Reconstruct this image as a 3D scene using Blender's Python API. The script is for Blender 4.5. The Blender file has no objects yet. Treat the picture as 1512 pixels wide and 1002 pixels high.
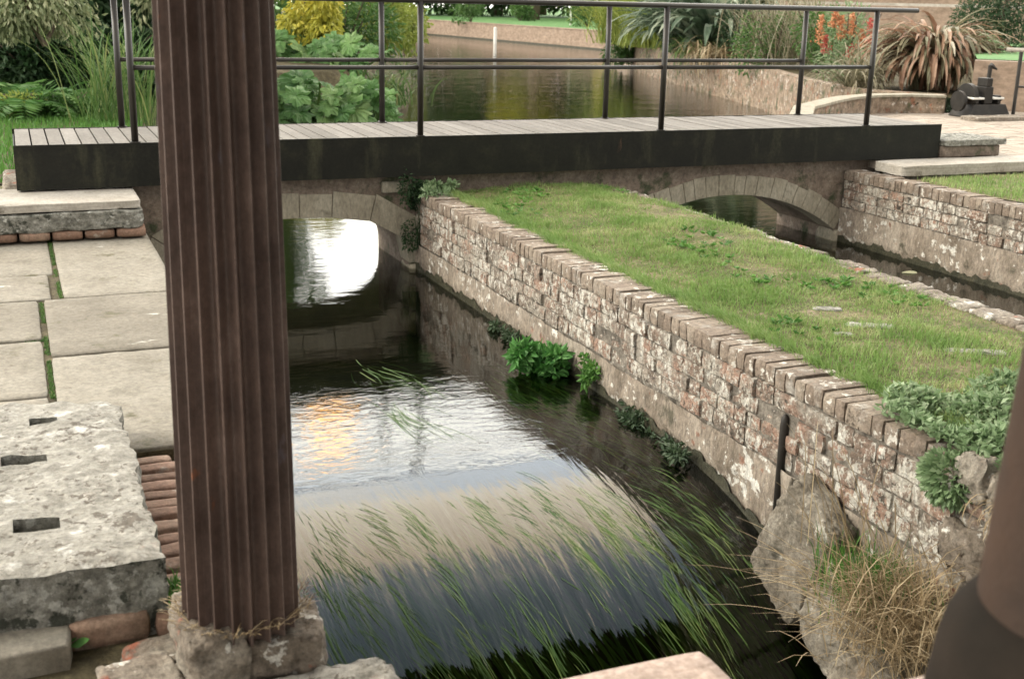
import bpy, math, random
import numpy as np
from mathutils import Matrix, Vector, noise as mn
random.seed(7); rng = np.random.default_rng(7)
PI = math.pi
sc = bpy.context.scene
COL = sc.collection

# ------------------------------------------------------------------ camera
F = 1755.8; CW = 1512.0; CH = 1002.0
CP = np.array([-.8444, -9.5733, 1.1323]); YAW, PIT, ROL = .39650, .27920, .0227
fw = np.array([math.sin(YAW)*math.cos(PIT), math.cos(YAW)*math.cos(PIT), -math.sin(PIT)])
rt = np.array([math.cos(YAW), -math.sin(YAW), 0.0]); up = np.cross(rt, fw)
rt, up = math.cos(ROL)*rt+math.sin(ROL)*up, -math.sin(ROL)*rt+math.cos(ROL)*up
cd = bpy.data.cameras.new('camera'); cam = bpy.data.objects.new('camera', cd); COL.objects.link(cam)
m = Matrix.Identity(4)
for i in range(3):
    m[i][0] = rt[i]; m[i][1] = up[i]; m[i][2] = -fw[i]; m[i][3] = CP[i]
cam.matrix_world = m
cd.sensor_width = 36; cd.lens = F/CW*36; cd.clip_start = .05; cd.clip_end = 2000
cd.dof.use_dof = True; cd.dof.focus_distance = 6.3; cd.dof.aperture_fstop = 5.0
sc.camera = cam

# ------------------------------------------------------------------ world and sun
SUN_EL = math.radians(38); SUN_AZ = math.radians(-80)   # direction towards the sun, measured from +Y to +X
w = bpy.data.worlds.new('World'); sc.world = w; w.use_nodes = True
nt = w.node_tree; N = nt.nodes; Lk = nt.links; N.clear()
out = N.new('ShaderNodeOutputWorld'); bg = N.new('ShaderNodeBackground'); bg.inputs[1].default_value = .1
sky = N.new('ShaderNodeTexSky'); sky.sky_type = 'NISHITA'; sky.sun_disc = False
sky.sun_elevation = SUN_EL; sky.sun_rotation = SUN_AZ; sky.dust_density = 2
tc = N.new('ShaderNodeTexCoord')
sep = N.new('ShaderNodeSeparateXYZ'); Lk.new(tc.outputs['Generated'], sep.inputs[0])
mp = N.new('ShaderNodeMapping'); mp.inputs['Scale'].default_value = (1.6, 1.6, 4.5); mp.inputs['Location'].default_value = (.3, .1, .2)
Lk.new(tc.outputs['Generated'], mp.inputs[0])
nz = N.new('ShaderNodeTexNoise'); nz.inputs['Scale'].default_value = 2.2; nz.inputs['Detail'].default_value = 6; nz.inputs['Roughness'].default_value = .55
Lk.new(mp.outputs[0], nz.inputs[0])
ma = N.new('ShaderNodeMath'); ma.operation = 'MULTIPLY_ADD'; ma.inputs[1].default_value = .34; ma.inputs[2].default_value = -.17
Lk.new(nz.outputs[0], ma.inputs[0])
ad = N.new('ShaderNodeMath'); ad.operation = 'ADD'; Lk.new(ma.outputs[0], ad.inputs[0]); Lk.new(sep.outputs[2], ad.inputs[1])
cr = N.new('ShaderNodeValToRGB'); e = cr.color_ramp.elements
stops = [(0, (.62, .60, .54)), (.22, (.72, .70, .65)), (.34, (.97, .95, .88)), (.38, (1, .98, .90)), (.46, (.62, .68, .74)), (.54, (1, .90, .74)), (.73, (.95, .78, .58)),
         (.83, (.33, .35, .38)), (.92, (.19, .23, .27)), (1, (.19, .23, .27))]
e[0].position, e[0].color = stops[0][0], (*stops[0][1], 1)
e[1].position, e[1].color = stops[-1][0], (*stops[-1][1], 1)
for p, c in stops[1:-1]:
    q = e.new(p); q.color = (*c, 1)
Lk.new(ad.outputs[0], cr.inputs[0])
mul = N.new('ShaderNodeVectorMath'); mul.operation = 'SCALE'; mry = N.new('ShaderNodeMapRange'); mry.inputs[1].default_value = -.8; mry.inputs[2].default_value = .8; mry.inputs[3].default_value = 22; mry.inputs[4].default_value = 70
mry.interpolation_type = 'SMOOTHSTEP'; Lk.new(sep.outputs[1], mry.inputs[0]); Lk.new(mry.outputs[0], mul.inputs['Scale'])
Lk.new(cr.outputs[0], mul.inputs[0])
gl = N.new('ShaderNodeVectorMath'); gl.operation = 'DISTANCE'; gl.inputs[1].default_value = (.222, .915, .337)  # orange glow patch added to the sky for the glint in the water
gn = N.new('ShaderNodeMath'); gn.operation = 'MULTIPLY_ADD'; gn.inputs[1].default_value = .10; Lk.new(nz.outputs[0], gn.inputs[0]); Lk.new(gl.outputs['Value'], gn.inputs[2])
gr = N.new('ShaderNodeMapRange'); gr.inputs[1].default_value = .061; gr.inputs[2].default_value = .076; gr.inputs[3].default_value = 1; gr.inputs[4].default_value = 0
Lk.new(tc.outputs['Generated'], gl.inputs[0]); Lk.new(gn.outputs[0], gr.inputs[0])
gm = N.new('ShaderNodeMix'); gm.data_type = 'RGBA'; gm.inputs[7].default_value = (190, 88, 18, 1)
Lk.new(gr.outputs[0], gm.inputs[0]); Lk.new(mul.outputs[0], gm.inputs[6])
mx = N.new('ShaderNodeMix'); mx.data_type = 'RGBA'; mx.inputs[0].default_value = .85
Lk.new(sky.outputs[0], mx.inputs[6]); Lk.new(gm.outputs[2], mx.inputs[7])
Lk.new(mx.outputs[2], bg.inputs[0]); Lk.new(bg.outputs[0], out.inputs[0])

sd = bpy.data.lights.new('sun', 'SUN'); sd.energy = 2.3; sd.angle = math.radians(11); sd.color = (1, .95, .80)
so = bpy.data.objects.new('sun', sd); COL.objects.link(so)
dv = Vector((math.sin(SUN_AZ)*math.cos(SUN_EL), math.cos(SUN_AZ)*math.cos(SUN_EL), math.sin(SUN_EL)))
so.rotation_euler = dv.to_track_quat('Z', 'Y').to_euler(); so.location = dv*60
sc.view_settings.view_transform = 'Standard'; sc.view_settings.look = 'None'; sc.view_settings.gamma = 1
sc.view_settings.exposure = .06
sc.cycles.transparent_max_bounces = 24; sc.cycles.max_bounces = 8

# ------------------------------------------------------------------ survey helpers (photo direction met with a real plane)
def ray(x, y):
    d = fw+rt*(x-756)/F-up*(y-501)/F
    return d/np.linalg.norm(d)
def at(x, y, z):
    d = ray(x, y); return CP+d*(z-CP[2])/d[2]
def atd(x, y, hd):
    d = ray(x, y); return CP+d*hd/math.hypot(d[0], d[1])

# ------------------------------------------------------------------ materials
MATS = {}
def rgb(c): return (c[0], c[1], c[2], 1)
GRAIN = dict(gunnera=.4, black_steel=.5, flag=.34, granite=.42, granite_side=.5, rubble=.55, brick=.55, brick_cap=.45, boulder=.5, brick_red=.4, mortar=.5, render_band=.5, arch_stone=.35, arch_brick=.45,
             pale_slab=.25, pink_slab=.3, far_brick=.35, pond_brick=.6, rust=.3, soil=.5, bank_turf=.5, deck=.2, brick_paving=.25, lawn=.3, wet_band=.4)
def mat(name, ramp, rough=.85, ns=5., mixn=.6, stretch=(1, 1, 1), bump=.3, bs=40., blots=(), metal=0., trans=0., spec=.3, detail=6, bdist=.01):
    """ramp over per-face random mixed with noise; blots = (colour, scale, threshold, softness, stretch)"""
    mt = bpy.data.materials.new(name); mt.use_nodes = True; t = mt.node_tree; n = t.nodes; l = t.links
    b = n['Principled BSDF']; b.inputs['Roughness'].default_value = rough; b.inputs['Metallic'].default_value = metal
    b.inputs['Specular IOR Level'].default_value = spec
    tcn = n.new('ShaderNodeTexCoord'); at_ = n.new('ShaderNodeAttribute'); at_.attribute_name = 'rnd'
    mpn = n.new('ShaderNodeMapping'); mpn.inputs['Scale'].default_value = stretch; l.new(tcn.outputs['Object'], mpn.inputs[0])
    no = n.new('ShaderNodeTexNoise'); no.inputs['Scale'].default_value = ns; no.inputs['Detail'].default_value = detail; no.inputs['Roughness'].default_value = .62
    l.new(mpn.outputs[0], no.inputs[0])
    mr = n.new('ShaderNodeMapRange'); mr.inputs[1].default_value = .3; mr.inputs[2].default_value = .7; l.new(no.outputs[0], mr.inputs[0])
    mi = n.new('ShaderNodeMix'); mi.inputs[0].default_value = mixn
    l.new(at_.outputs['Fac'], mi.inputs[2]); l.new(mr.outputs[0], mi.inputs[3])
    cr = n.new('ShaderNodeValToRGB'); e = cr.color_ramp.elements
    e[0].position = ramp[0][0]; e[0].color = rgb(ramp[0][1]); e[1].position = ramp[-1][0]; e[1].color = rgb(ramp[-1][1])
    for p, c in ramp[1:-1]:
        q = e.new(p); q.color = rgb(c)
    l.new(mi.outputs[0], cr.inputs[0]); colr = cr.outputs[0]
    for bl in blots:
        c, s, th, sf = bl[:4]; st = bl[4] if len(bl) > 4 else (1, 1, 1)
        m2 = n.new('ShaderNodeMapping'); m2.inputs['Scale'].default_value = st; m2.inputs['Location'].default_value = (s, s*.7, -s*.3); l.new(tcn.outputs['Object'], m2.inputs[0])
        n2 = n.new('ShaderNodeTexNoise'); n2.inputs['Scale'].default_value = s; n2.inputs['Detail'].default_value = 7; n2.inputs['Roughness'].default_value = .65
        l.new(m2.outputs[0], n2.inputs[0])
        r2 = n.new('ShaderNodeMapRange'); r2.inputs[1].default_value = th; r2.inputs[2].default_value = th+sf; 
        n3 = n.new('ShaderNodeTexNoise'); n3.inputs['Scale'].default_value = max(.8, s/8); n3.inputs['Detail'].default_value = 2; l.new(m2.outputs[0], n3.inputs[0])
        m3 = n.new('ShaderNodeMath'); m3.operation = 'MULTIPLY_ADD'; m3.inputs[1].default_value = .34 if s > 8 else 0.; m3.inputs[2].default_value = -.17 if s > 8 else 0.; l.new(n3.outputs[0], m3.inputs[0])
        m4 = n.new('ShaderNodeMath'); m4.operation = 'ADD'; l.new(m3.outputs[0], m4.inputs[0]); l.new(n2.outputs[0], m4.inputs[1]); l.new(m4.outputs[0], r2.inputs[0])
        x2 = n.new('ShaderNodeMix'); x2.data_type = 'RGBA'; x2.inputs[7].default_value = rgb(c)
        l.new(r2.outputs[0], x2.inputs[0]); l.new(colr, x2.inputs[6]); colr = x2.outputs[2]
    if name in GRAIN:
        gfr = {'gunnera': 9., 'far_brick': 5., 'pond_brick': 9., 'lawn': 6., 'rust': 60.}.get(name, 38.)
        ng = n.new('ShaderNodeTexNoise'); ng.inputs['Scale'].default_value = gfr; ng.inputs['Detail'].default_value = 9; ng.inputs['Roughness'].default_value = .78
        l.new(mpn.outputs[0], ng.inputs[0]); g_ = GRAIN[name]
        rg = n.new('ShaderNodeMapRange'); rg.inputs[1].default_value = .34; rg.inputs[2].default_value = .66; rg.inputs[3].default_value = 1-g_; rg.inputs[4].default_value = 1+g_*.8
        l.new(ng.outputs[0], rg.inputs[0]); vm = n.new('ShaderNodeVectorMath'); vm.operation = 'SCALE'; l.new(colr, vm.inputs[0]); l.new(rg.outputs[0], vm.inputs['Scale']); colr = vm.outputs[0]
    l.new(colr, b.inputs['Base Color'])
    if bump > 0:
        bn = n.new('ShaderNodeTexNoise'); bn.inputs['Scale'].default_value = bs; bn.inputs['Detail'].default_value = 8; bn.inputs['Roughness'].default_value = .7
        l.new(mpn.outputs[0], bn.inputs[0])
        bu = n.new('ShaderNodeBump'); bu.inputs['Strength'].default_value = bump; bu.inputs['Distance'].default_value = bdist
        l.new(bn.outputs[0], bu.inputs['Height']); l.new(bu.outputs[0], b.inputs['Normal'])
    if trans > 0:
        tl = n.new('ShaderNodeBsdfTranslucent'); l.new(colr, tl.inputs[0])
        ms = n.new('ShaderNodeMixShader'); ms.inputs[0].default_value = trans
        l.new(b.outputs[0], ms.inputs[1]); l.new(tl.outputs[0], ms.inputs[2]); l.new(ms.outputs[0], n['Material Output'].inputs[0])
    MATS[name] = mt; return mt
def leafmat(name, a, b_, c=None, rough=.55, trans=.3, ns=1.5, mixn=.35):
    rp = [(0, a), (1, b_)] if c is None else [(0, a), (.55, b_), (1, c)]
    return mat(name, rp, rough=rough, ns=ns, mixn=mixn, bump=0, trans=trans, spec=.4, detail=2)

LIME = (.62, .60, .55)
mat('flag', [(0, (.16, .143, .115)), (.5, (.225, .205, .168)), (1, (.29, .27, .228))], ns=3, mixn=.5, bump=.5, bs=35, blots=[((.56, .55, .50), 2.6, .655, .05, (1, 1.4, 1)), ((.15, .135, .105), 1.7, .52, .18), ((.12, .11, .07), 5., .60, .1), ((.15, .13, .10), 9, .62, .1)])
mat('granite', [(0, (.23, .22, .19)), (.5, (.36, .345, .305)), (1, (.54, .52, .475))], ns=16, mixn=.8, bump=1., bs=30, bdist=.03, blots=[((.17, .15, .125), 26, .575, .05), ((.72, .71, .67), 7, .58, .1), ((.33, .24, .2), 5, .66, .08)])
mat('granite_side', [(0, (.14, .14, .12)), (.5, (.29, .285, .25)), (1, (.50, .49, .45))], ns=17, mixn=.9, bump=1., bs=24, bdist=.05, blots=[((.52, .52, .48), 18, .56, .05), ((.07, .075, .06), 13, .56, .06)])
mat('rubble', [(0, (.11, .09, .07)), (.4, (.21, .175, .14)), (1, (.38, .35, .295))], ns=9, mixn=.6, bump=.9, bs=30, bdist=.02, blots=[((.30, .11, .07), 5, .60, .05), (LIME, 14, .60, .04), ((.08, .075, .06), 8, .62, .08)])
mat('brick', [(0, (.12, .095, .075)), (.35, (.215, .16, .125)), (.7, (.31, .195, .145)), (1, (.37, .31, .25))], ns=14, mixn=.45, bump=1., bs=45, bdist=.02,
    blots=[((.32, .285, .24), 5, .46, .12), ((.09, .075, .06), 24, .58, .05), ((.58, .555, .50), 19, .54, .06, (1, 1, .7)), ((.46, .43, .37), 42, .54, .05), ((.06, .05, .04), 9, .63, .06)])
mat('brick_cap', [(0, (.15, .12, .095)), (.5, (.235, .185, .145)), (1, (.33, .28, .225))], ns=9, mixn=.4, bump=1, bs=45, bdist=.015, blots=[((.62, .59, .53), 16, .60, .04), ((.37, .34, .30), 7, .54, .12), ((.10, .08, .06), 13, .62, .07)])
mat('brick_red', [(0, (.13, .085, .06)), (.5, (.23, .14, .10)), (1, (.32, .24, .18))], ns=9, mixn=.4, bump=.8, bs=45, bdist=.01, blots=[((.36, .32, .27), 7, .58, .1)])
mat('mortar', [(0, (.07, .06, .05)), (1, (.27, .24, .20))], ns=14, mixn=1, bump=1, bs=40, bdist=.015, blots=[((.5, .48, .43), 9, .6, .05)])
mat('render_band', [(0, (.15, .12, .09)), (.5, (.28, .235, .19)), (1, (.42, .37, .31))], ns=5, mixn=.8, bump=1, bs=26, bdist=.02, stretch=(1, 1, .5),
    blots=[(LIME, 13, .59, .04), ((.10, .09, .065), 5, .60, .1), ((.25, .14, .10), 9, .63, .04)])
mat('wet_band', [(0, (.02, .022, .012)), (1, (.07, .065, .04))], ns=12, mixn=1, bump=1, bs=26, bdist=.02, rough=.5)
mat('arch_stone', [(0, (.23, .205, .155)), (.5, (.31, .285, .225)), (1, (.40, .375, .31))], ns=7, mixn=.6, bump=.6, bs=30, stretch=(1, 1, .4), blots=[((.14, .13, .10), 5, .58, .12), ((.09, .10, .055), 3, .66, .1)])
mat('arch_brick', [(0, (.12, .095, .075)), (.5, (.2, .16, .13)), (1, (.30, .26, .21))], ns=9, mixn=.7, bump=.8, bs=30, blots=[((.06, .07, .04), 4, .56, .1)])
mat('deck', [(0, (.12, .112, .10)), (.5, (.185, .172, .157)), (1, (.26, .245, .225))], ns=7, mixn=.4, bump=.35, bs=70, stretch=(1, .25, 1))
mat('black_steel', [(0, (.005, .0055, .004)), (.6, (.009, .0095, .0065)), (1, (.018, .018, .011))], spec=.25, rough=.55, ns=5, mixn=1, bump=.12, bs=60, blots=[((.045, .045, .026), 4, .55, .2, (1, 1, .25)), ((.05, .03, .018), 9, .68, .05, (1, 1, .3))])
mat('rail_steel', [(0, (.010, .0085, .007)), (1, (.022, .018, .014))], rough=.42, ns=8, mixn=1, bump=.1, bs=80, spec=.5)
mat('rust', [(0, (.06, .036, .028)), (.45, (.090, .060, .050)), (.8, (.112, .074, .060)), (1, (.145, .10, .084))], rough=.62, ns=6, mixn=1, bump=.35, bs=120, bdist=.003, stretch=(1, 1, .7),
    blots=[((.22, .075, .03), 7, .67, .06, (1, 1, .5)), ((.12, .10, .11), 16, .66, .08, (1, 1, .3))], spec=.45)
mat('rust_brown', [(0, (.02, .0115, .0075)), (1, (.055, .029, .017))], rough=.7, ns=4, mixn=1, bump=.3, bs=60, spec=.3)
mat('dark_iron', [(0, (.010, .009, .008)), (1, (.028, .024, .02))], rough=.5, ns=9, mixn=1, bump=.3, bs=60)
mat('boulder', [(0, (.10, .085, .065)), (.5, (.20, .175, .14)), (1, (.31, .285, .24))], ns=6, mixn=1, bump=1, bs=26, bdist=.02, blots=[((.42, .40, .35), 16, .62, .06), ((.07, .065, .05), 4, .58, .1), ((.26, .19, .12), 5, .62, .1)])
mat('base_iron', [(0, (.012, .010, .008)), (1, (.024, .018, .014))], rough=.9, ns=6, mixn=1, bump=.2, spec=.1)
mat('soil', [(0, (.05, .038, .022)), (.5, (.09, .075, .04)), (1, (.15, .125, .07))], ns=9, mixn=1, bump=1, bs=30, bdist=.02)
mat('bank_turf', [(0, (.08, .085, .03)), (.5, (.15, .14, .06)), (1, (.26, .21, .12))], ns=5, mixn=1, bump=1, bs=50, bdist=.02, blots=[((.27, .21, .14), 3.5, .57, .07)])
mat('lawn', [(0, (.07, .16, .05)), (.5, (.11, .23, .08)), (1, (.16, .29, .11))], ns=.8, mixn=1, bump=.6, bs=20, bdist=.03)
mat('brick_paving', [(0, (.27, .225, .185)), (.5, (.35, .30, .25)), (1, (.44, .39, .33))], ns=5, mixn=.5, bump=.5, bs=40)
mat('pale_slab', [(0, (.30, .275, .235)), (1, (.46, .43, .385))], ns=4, mixn=1, bump=.4, bs=30, blots=[((.2, .18, .15), 7, .62, .06)])
mat('pink_slab', [(0, (.33, .25, .21)), (1, (.52, .42, .37))], ns=40, mixn=1, bump=.5, bs=90, bdist=.004)
mat('far_brick', [(0, (.19, .14, .105)), (.5, (.27, .20, .15)), (1, (.36, .28, .22))], ns=2.4, mixn=.6, bump=.3, bs=9, stretch=(1, 1, 2.), blots=[((.16, .12, .09), 1.2, .62, .1)])
mat('pond_brick', [(0, (.10, .08, .055)), (.5, (.25, .19, .14)), (1, (.40, .33, .26))], ns=6, mixn=.45, bump=.6, bs=25, blots=[((.5, .45, .4), 12, .58, .06), ((.30, .14, .09), 7, .58, .06), ((.07, .08, .04), 3.4, .55, .1), ((.06, .05, .035), 16, .6, .05)])
mat('white_paint', [(0, (.68, .67, .62)), (1, (.82, .81, .77))], ns=8, mixn=1, bump=.1)
mat('bark', [(0, (.07, .05, .035)), (1, (.17, .13, .10))], ns=5, mixn=1, bump=1, bs=20, bdist=.03, stretch=(1, 1, .2))
mat('bed', [(0, (.008, .010, .004)), (1, (.035, .035, .013))], ns=4, mixn=1, bump=.5)
mat('pale_blue', [(0, (.35, .52, .60)), (1, (.45, .62, .70))], ns=3, mixn=1, bump=0)
mat('dark_timber', [(0, (.02, .016, .012)), (1, (.05, .04, .03))], ns=6, mixn=1, bump=.4, stretch=(.2, 1, 1))

leafmat('grass', (.11, .20, .05), (.22, .34, .10), (.47, .46, .25), ns=2.6, mixn=.55)
leafmat('grass_dark', (.04, .12, .02), (.09, .22, .04), (.15, .29, .06))
leafmat('weed_leaf', (.11, .18, .08), (.23, .33, .17), (.42, .50, .33))
leafmat('herb', (.035, .12, .025), (.08, .24, .05), (.18, .36, .12))
leafmat('dark_leaf', (.010, .028, .010), (.03, .07, .025), (.07, .12, .05))
leafmat('hedge_leaf', (.02, .05, .015), (.05, .11, .03), (.12, .20, .06))
leafmat('mid_leaf', (.03, .075, .02), (.08, .17, .04), (.16, .26, .07))
leafmat('pale_leaf', (.08, .13, .05), (.26, .30, .16), (.62, .60, .40))
leafmat('yellow_sunlit_leaf', (.22, .26, .05), (.48, .46, .07), (.72, .60, .10))  # yellow of low sun put into the willow and lawn tree leaf colour
leafmat('lime_leaf', (.12, .19, .03), (.28, .34, .07), (.42, .46, .13))
leafmat('gunnera', (.05, .13, .035), (.12, .25, .07), (.26, .38, .15))
leafmat('fern', (.05, .13, .03), (.09, .21, .05), (.18, .30, .09))
leafmat('reed', (.05, .12, .03), (.11, .20, .055), (.34, .35, .15))
leafmat('flax_green', (.05, .09, .05), (.15, .21, .14), (.50, .55, .42))
leafmat('flax_bronze', (.12, .055, .035), (.33, .20, .13), (.60, .44, .33))
leafmat('flax_olive', (.10, .11, .06), (.28, .25, .16), (.55, .50, .40))
leafmat('straw', (.14, .10, .055), (.38, .29, .17), (.66, .57, .40))
leafmat('orange_flower', (.45, .16, .08), (.62, .28, .14), (.70, .42, .24), trans=.2)
leafmat('pink_flower', (.45, .09, .08), (.65, .20, .16), trans=.2)
leafmat('water_weed', (.04, .10, .02), (.10, .19, .04), (.25, .31, .09))
leafmat('mat_dark', (.03, .06, .03), (.08, .12, .06))

# water: clear dark sheet with a mirror skin
def water_mat():
    mt = bpy.data.materials.new('water'); mt.use_nodes = True; t = mt.node_tree; n = t.nodes; l = t.links; n.clear()
    o = n.new('ShaderNodeOutputMaterial'); g = n.new('ShaderNodeBsdfGlossy'); g.inputs['Roughness'].default_value = .035; g.inputs[0].default_value = (1, 1, 1, 1)
    tr = n.new('ShaderNodeBsdfTransparent'); tr.inputs[0].default_value = (.74, .78, .50, 1)
    mx = n.new('ShaderNodeMixShader'); fr = n.new('ShaderNodeFresnel'); fr.inputs[0].default_value = 1.5
    tcn = n.new('ShaderNodeTexCoord'); sp = n.new('ShaderNodeSeparateXYZ'); l.new(tcn.outputs['Object'], sp.inputs[0])
    def noise(stretch, s, d=3, dist=0.):
        mp = n.new('ShaderNodeMapping'); mp.inputs['Scale'].default_value = stretch; l.new(tcn.outputs['Object'], mp.inputs[0])
        a = n.new('ShaderNodeTexNoise'); a.inputs['Scale'].default_value = s; a.inputs['Detail'].default_value = d; a.inputs['Distortion'].default_value = dist
        l.new(mp.outputs[0], a.inputs[0]); return a.outputs[0]
    def rngm(src, a, b, c, d):
        r = n.new('ShaderNodeMapRange'); r.inputs[1].default_value = a; r.inputs[2].default_value = b; r.inputs[3].default_value = c; r.inputs[4].default_value = d
        r.interpolation_type = 'SMOOTHSTEP'; l.new(src, r.inputs[0]); return r.outputs[0]
    def math_(op, a, b):
        k = n.new('ShaderNodeMath'); k.operation = op
        for i, v in enumerate((a, b)):
            if isinstance(v, (int, float)): k.inputs[i].default_value = v
            else: l.new(v, k.inputs[i])
        return k.outputs[0]
    calm = noise((1., 2.6, 1), 3.2, 4)                 # slow ripples of the pond and the pool under the arch
    rip = noise((1, 1.6, 1), 10, 5, .8)                # busy ripples where the current quickens
    strk = noise((1, .09, .25), 17, 4, .2)             # long streaks on the glassy lip
    f1 = rngm(sp.outputs[1], -4.7, -3.9, 0, 1); f2 = rngm(sp.outputs[1], -2.3, -3.3, 0, 1)
    rp = math_('MULTIPLY', f1, f2)
    st = rngm(sp.outputs[1], -4.0, -5.2, 0, 1)
    up1 = rngm(sp.outputs[1], -4.8, -4.0, .1, 1)
    h = math_('MULTIPLY', math_('MULTIPLY', calm, rngm(sp.outputs[1], 0., 8., .0022, .006)), up1)
    h = math_('ADD', h, math_('MULTIPLY', math_('MULTIPLY', rip, rp), .0025))
    h = math_('ADD', h, math_('MULTIPLY', math_('MULTIPLY', strk, st), .007))
    st2 = noise((1, .07, .2), 5.5, 3, .2); h = math_('ADD', h, math_('MULTIPLY', math_('MULTIPLY', st2, rngm(sp.outputs[1], -4.7, -5.7, 0, 1)), .022))
    pw = noise((1, 1.3, 1), 1.1, 2); h = math_('ADD', h, math_('MULTIPLY', math_('MULTIPLY', pw, rngm(sp.outputs[1], 4., 11., 0, 1)), .012))
    bu = n.new('ShaderNodeBump'); bu.inputs['Strength'].default_value = 1; bu.inputs['Distance'].default_value = 1.0
    l.new(h, bu.inputs['Height'])
    for k in (g, fr): l.new(bu.outputs[0], k.inputs['Normal'])
    l.new(rngm(sp.outputs[1], 3., 12., .035, .03), g.inputs['Roughness'])   # wind ripples far out, too small to model
    l.new(fr.outputs[0], mx.inputs[0]); l.new(tr.outputs[0], mx.inputs[1]); l.new(g.outputs[0], mx.inputs[2]); l.new(mx.outputs[0], o.inputs[0])
    MATS['water'] = mt
water_mat()

# ------------------------------------------------------------------ mesh building
class MB:
    def __init__(s): s.v = []; s.f = []; s.r = []; s.n = 0
    def add(s, V, Fc, r=None):
        V = np.asarray(V, float); s.v.append(V)
        for q in Fc: s.f.append([int(i)+s.n for i in q])
        if r is None: r = rng.random()
        s.r.append(np.broadcast_to(np.asarray(r, float), (len(V),)).copy()); s.n += len(V)
    def addmany(s, V, k, Fc, r):
        """V: (n*k,3) for n copies of a k-vertex template"""
        n = len(V)//k; Fc = np.asarray(Fc)
        idx = (np.arange(n)[:, None, None]*k+Fc[None]+s.n).reshape(-1, Fc.shape[1])
        s.v.append(V); s.f.extend(idx.tolist()); s.r.append(np.repeat(r, k)); s.n += len(V)
    def build(s, name, material, parent=None, smooth=False, bevel=0):
        me = bpy.data.meshes.new(name); V = np.concatenate(s.v) if s.v else np.zeros((0, 3))
        me.from_pydata(V.tolist(), [], s.f)
        a = me.attributes.new('rnd', 'FLOAT', 'POINT'); a.data.foreach_set('value', np.concatenate(s.r).astype(np.float32))
        if smooth: me.polygons.foreach_set('use_smooth', [True]*len(me.polygons))
        me.update(); me.materials.append(MATS[material])
        o = bpy.data.objects.new(name, me); COL.objects.link(o)
        if bevel:
            b = o.modifiers.new('bevel', 'BEVEL'); b.width = bevel; b.segments = 2; b.limit_method = 'ANGLE'
        if parent is not None:
            o.parent = parent; o.matrix_parent_inverse = Matrix.Translation(-Vector(parent.location))
        return o
def tag(o, label=None, cat=None, group=None, kind=None):
    if label: o['label'] = label
    if cat: o['category'] = cat
    if group: o['group'] = group
    if kind: o['kind'] = kind
    return o
def empty(name, loc, label, cat, group=None):
    o = bpy.data.objects.new(name, None); COL.objects.link(o); o.location = loc; o.empty_display_size = .1
    return tag(o, label, cat, group)
BF = [(0, 3, 2, 1), (4, 5, 6, 7), (0, 1, 5, 4), (1, 2, 6, 5), (2, 3, 7, 6), (3, 0, 4, 7)]
def box(mb, x0, x1, y0, y1, z0, z1, r=None):
    mb.add([(x0, y0, z0), (x1, y0, z0), (x1, y1, z0), (x0, y1, z0), (x0, y0, z1), (x1, y0, z1), (x1, y1, z1), (x0, y1, z1)], BF, r)
def sheet(mb, fn, us, vs, r=None):
    """grid surface: fn(u,v)->(x,y,z)"""
    nu, nv = len(us), len(vs)
    V = [fn(a, b) for a in us for b in vs]
    Fc = [(i*nv+j, (i+1)*nv+j, (i+1)*nv+j+1, i*nv+j+1) for i in range(nu-1) for j in range(nv-1)]
    mb.add(V, Fc, r)
def tube(mb, pts, rad, n=8, r=None, caps=True):
    pts = [np.asarray(p, float) for p in pts]; rads = [rad]*len(pts) if np.isscalar(rad) else rad
    V = []
    for i, p in enumerate(pts):
        d = pts[min(i+1, len(pts)-1)]-pts[max(i-1, 0)]; d = d/np.linalg.norm(d)
        a = np.cross(d, (0, 0, 1.)) if abs(d[2]) < .9 else np.cross(d, (0, 1., 0)); a /= np.linalg.norm(a); b = np.cross(d, a)
        for k in range(n):
            t = 2*PI*k/n; V.append(p+rads[i]*(math.cos(t)*a+math.sin(t)*b))
    Fc = [(i*n+k, i*n+(k+1) % n, (i+1)*n+(k+1) % n, (i+1)*n+k) for i in range(len(pts)-1) for k in range(n)]
    if caps: Fc += [tuple(range(n))[::-1], tuple(range((len(pts)-1)*n, len(pts)*n))]
    mb.add(V, Fc, r)
_T = {}
def cube_template(n):
    if n in _T: return _T[n]
    idx = {}; V = []; Fc = []
    def vid(p):
        k = tuple(np.round(p, 5))
        if k not in idx: idx[k] = len(V); V.append(p)
        return idx[k]
    g = np.linspace(-1, 1, n+1)
    for ax in range(3):
        for s in (-1, 1):
            for i in range(n):
                for j in range(n):
                    q = []
                    for (a, b) in ((i, j), (i+1, j), (i+1, j+1), (i, j+1)):
                        p = [0, 0, 0]; p[ax] = s; p[(ax+1) % 3] = g[a]; p[(ax+2) % 3] = g[b]; q.append(vid(tuple(p)))
                    Fc.append(tuple(q if s > 0 else q[::-1]))
    _T[n] = (np.array(V, float), Fc); return _T[n]
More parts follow.
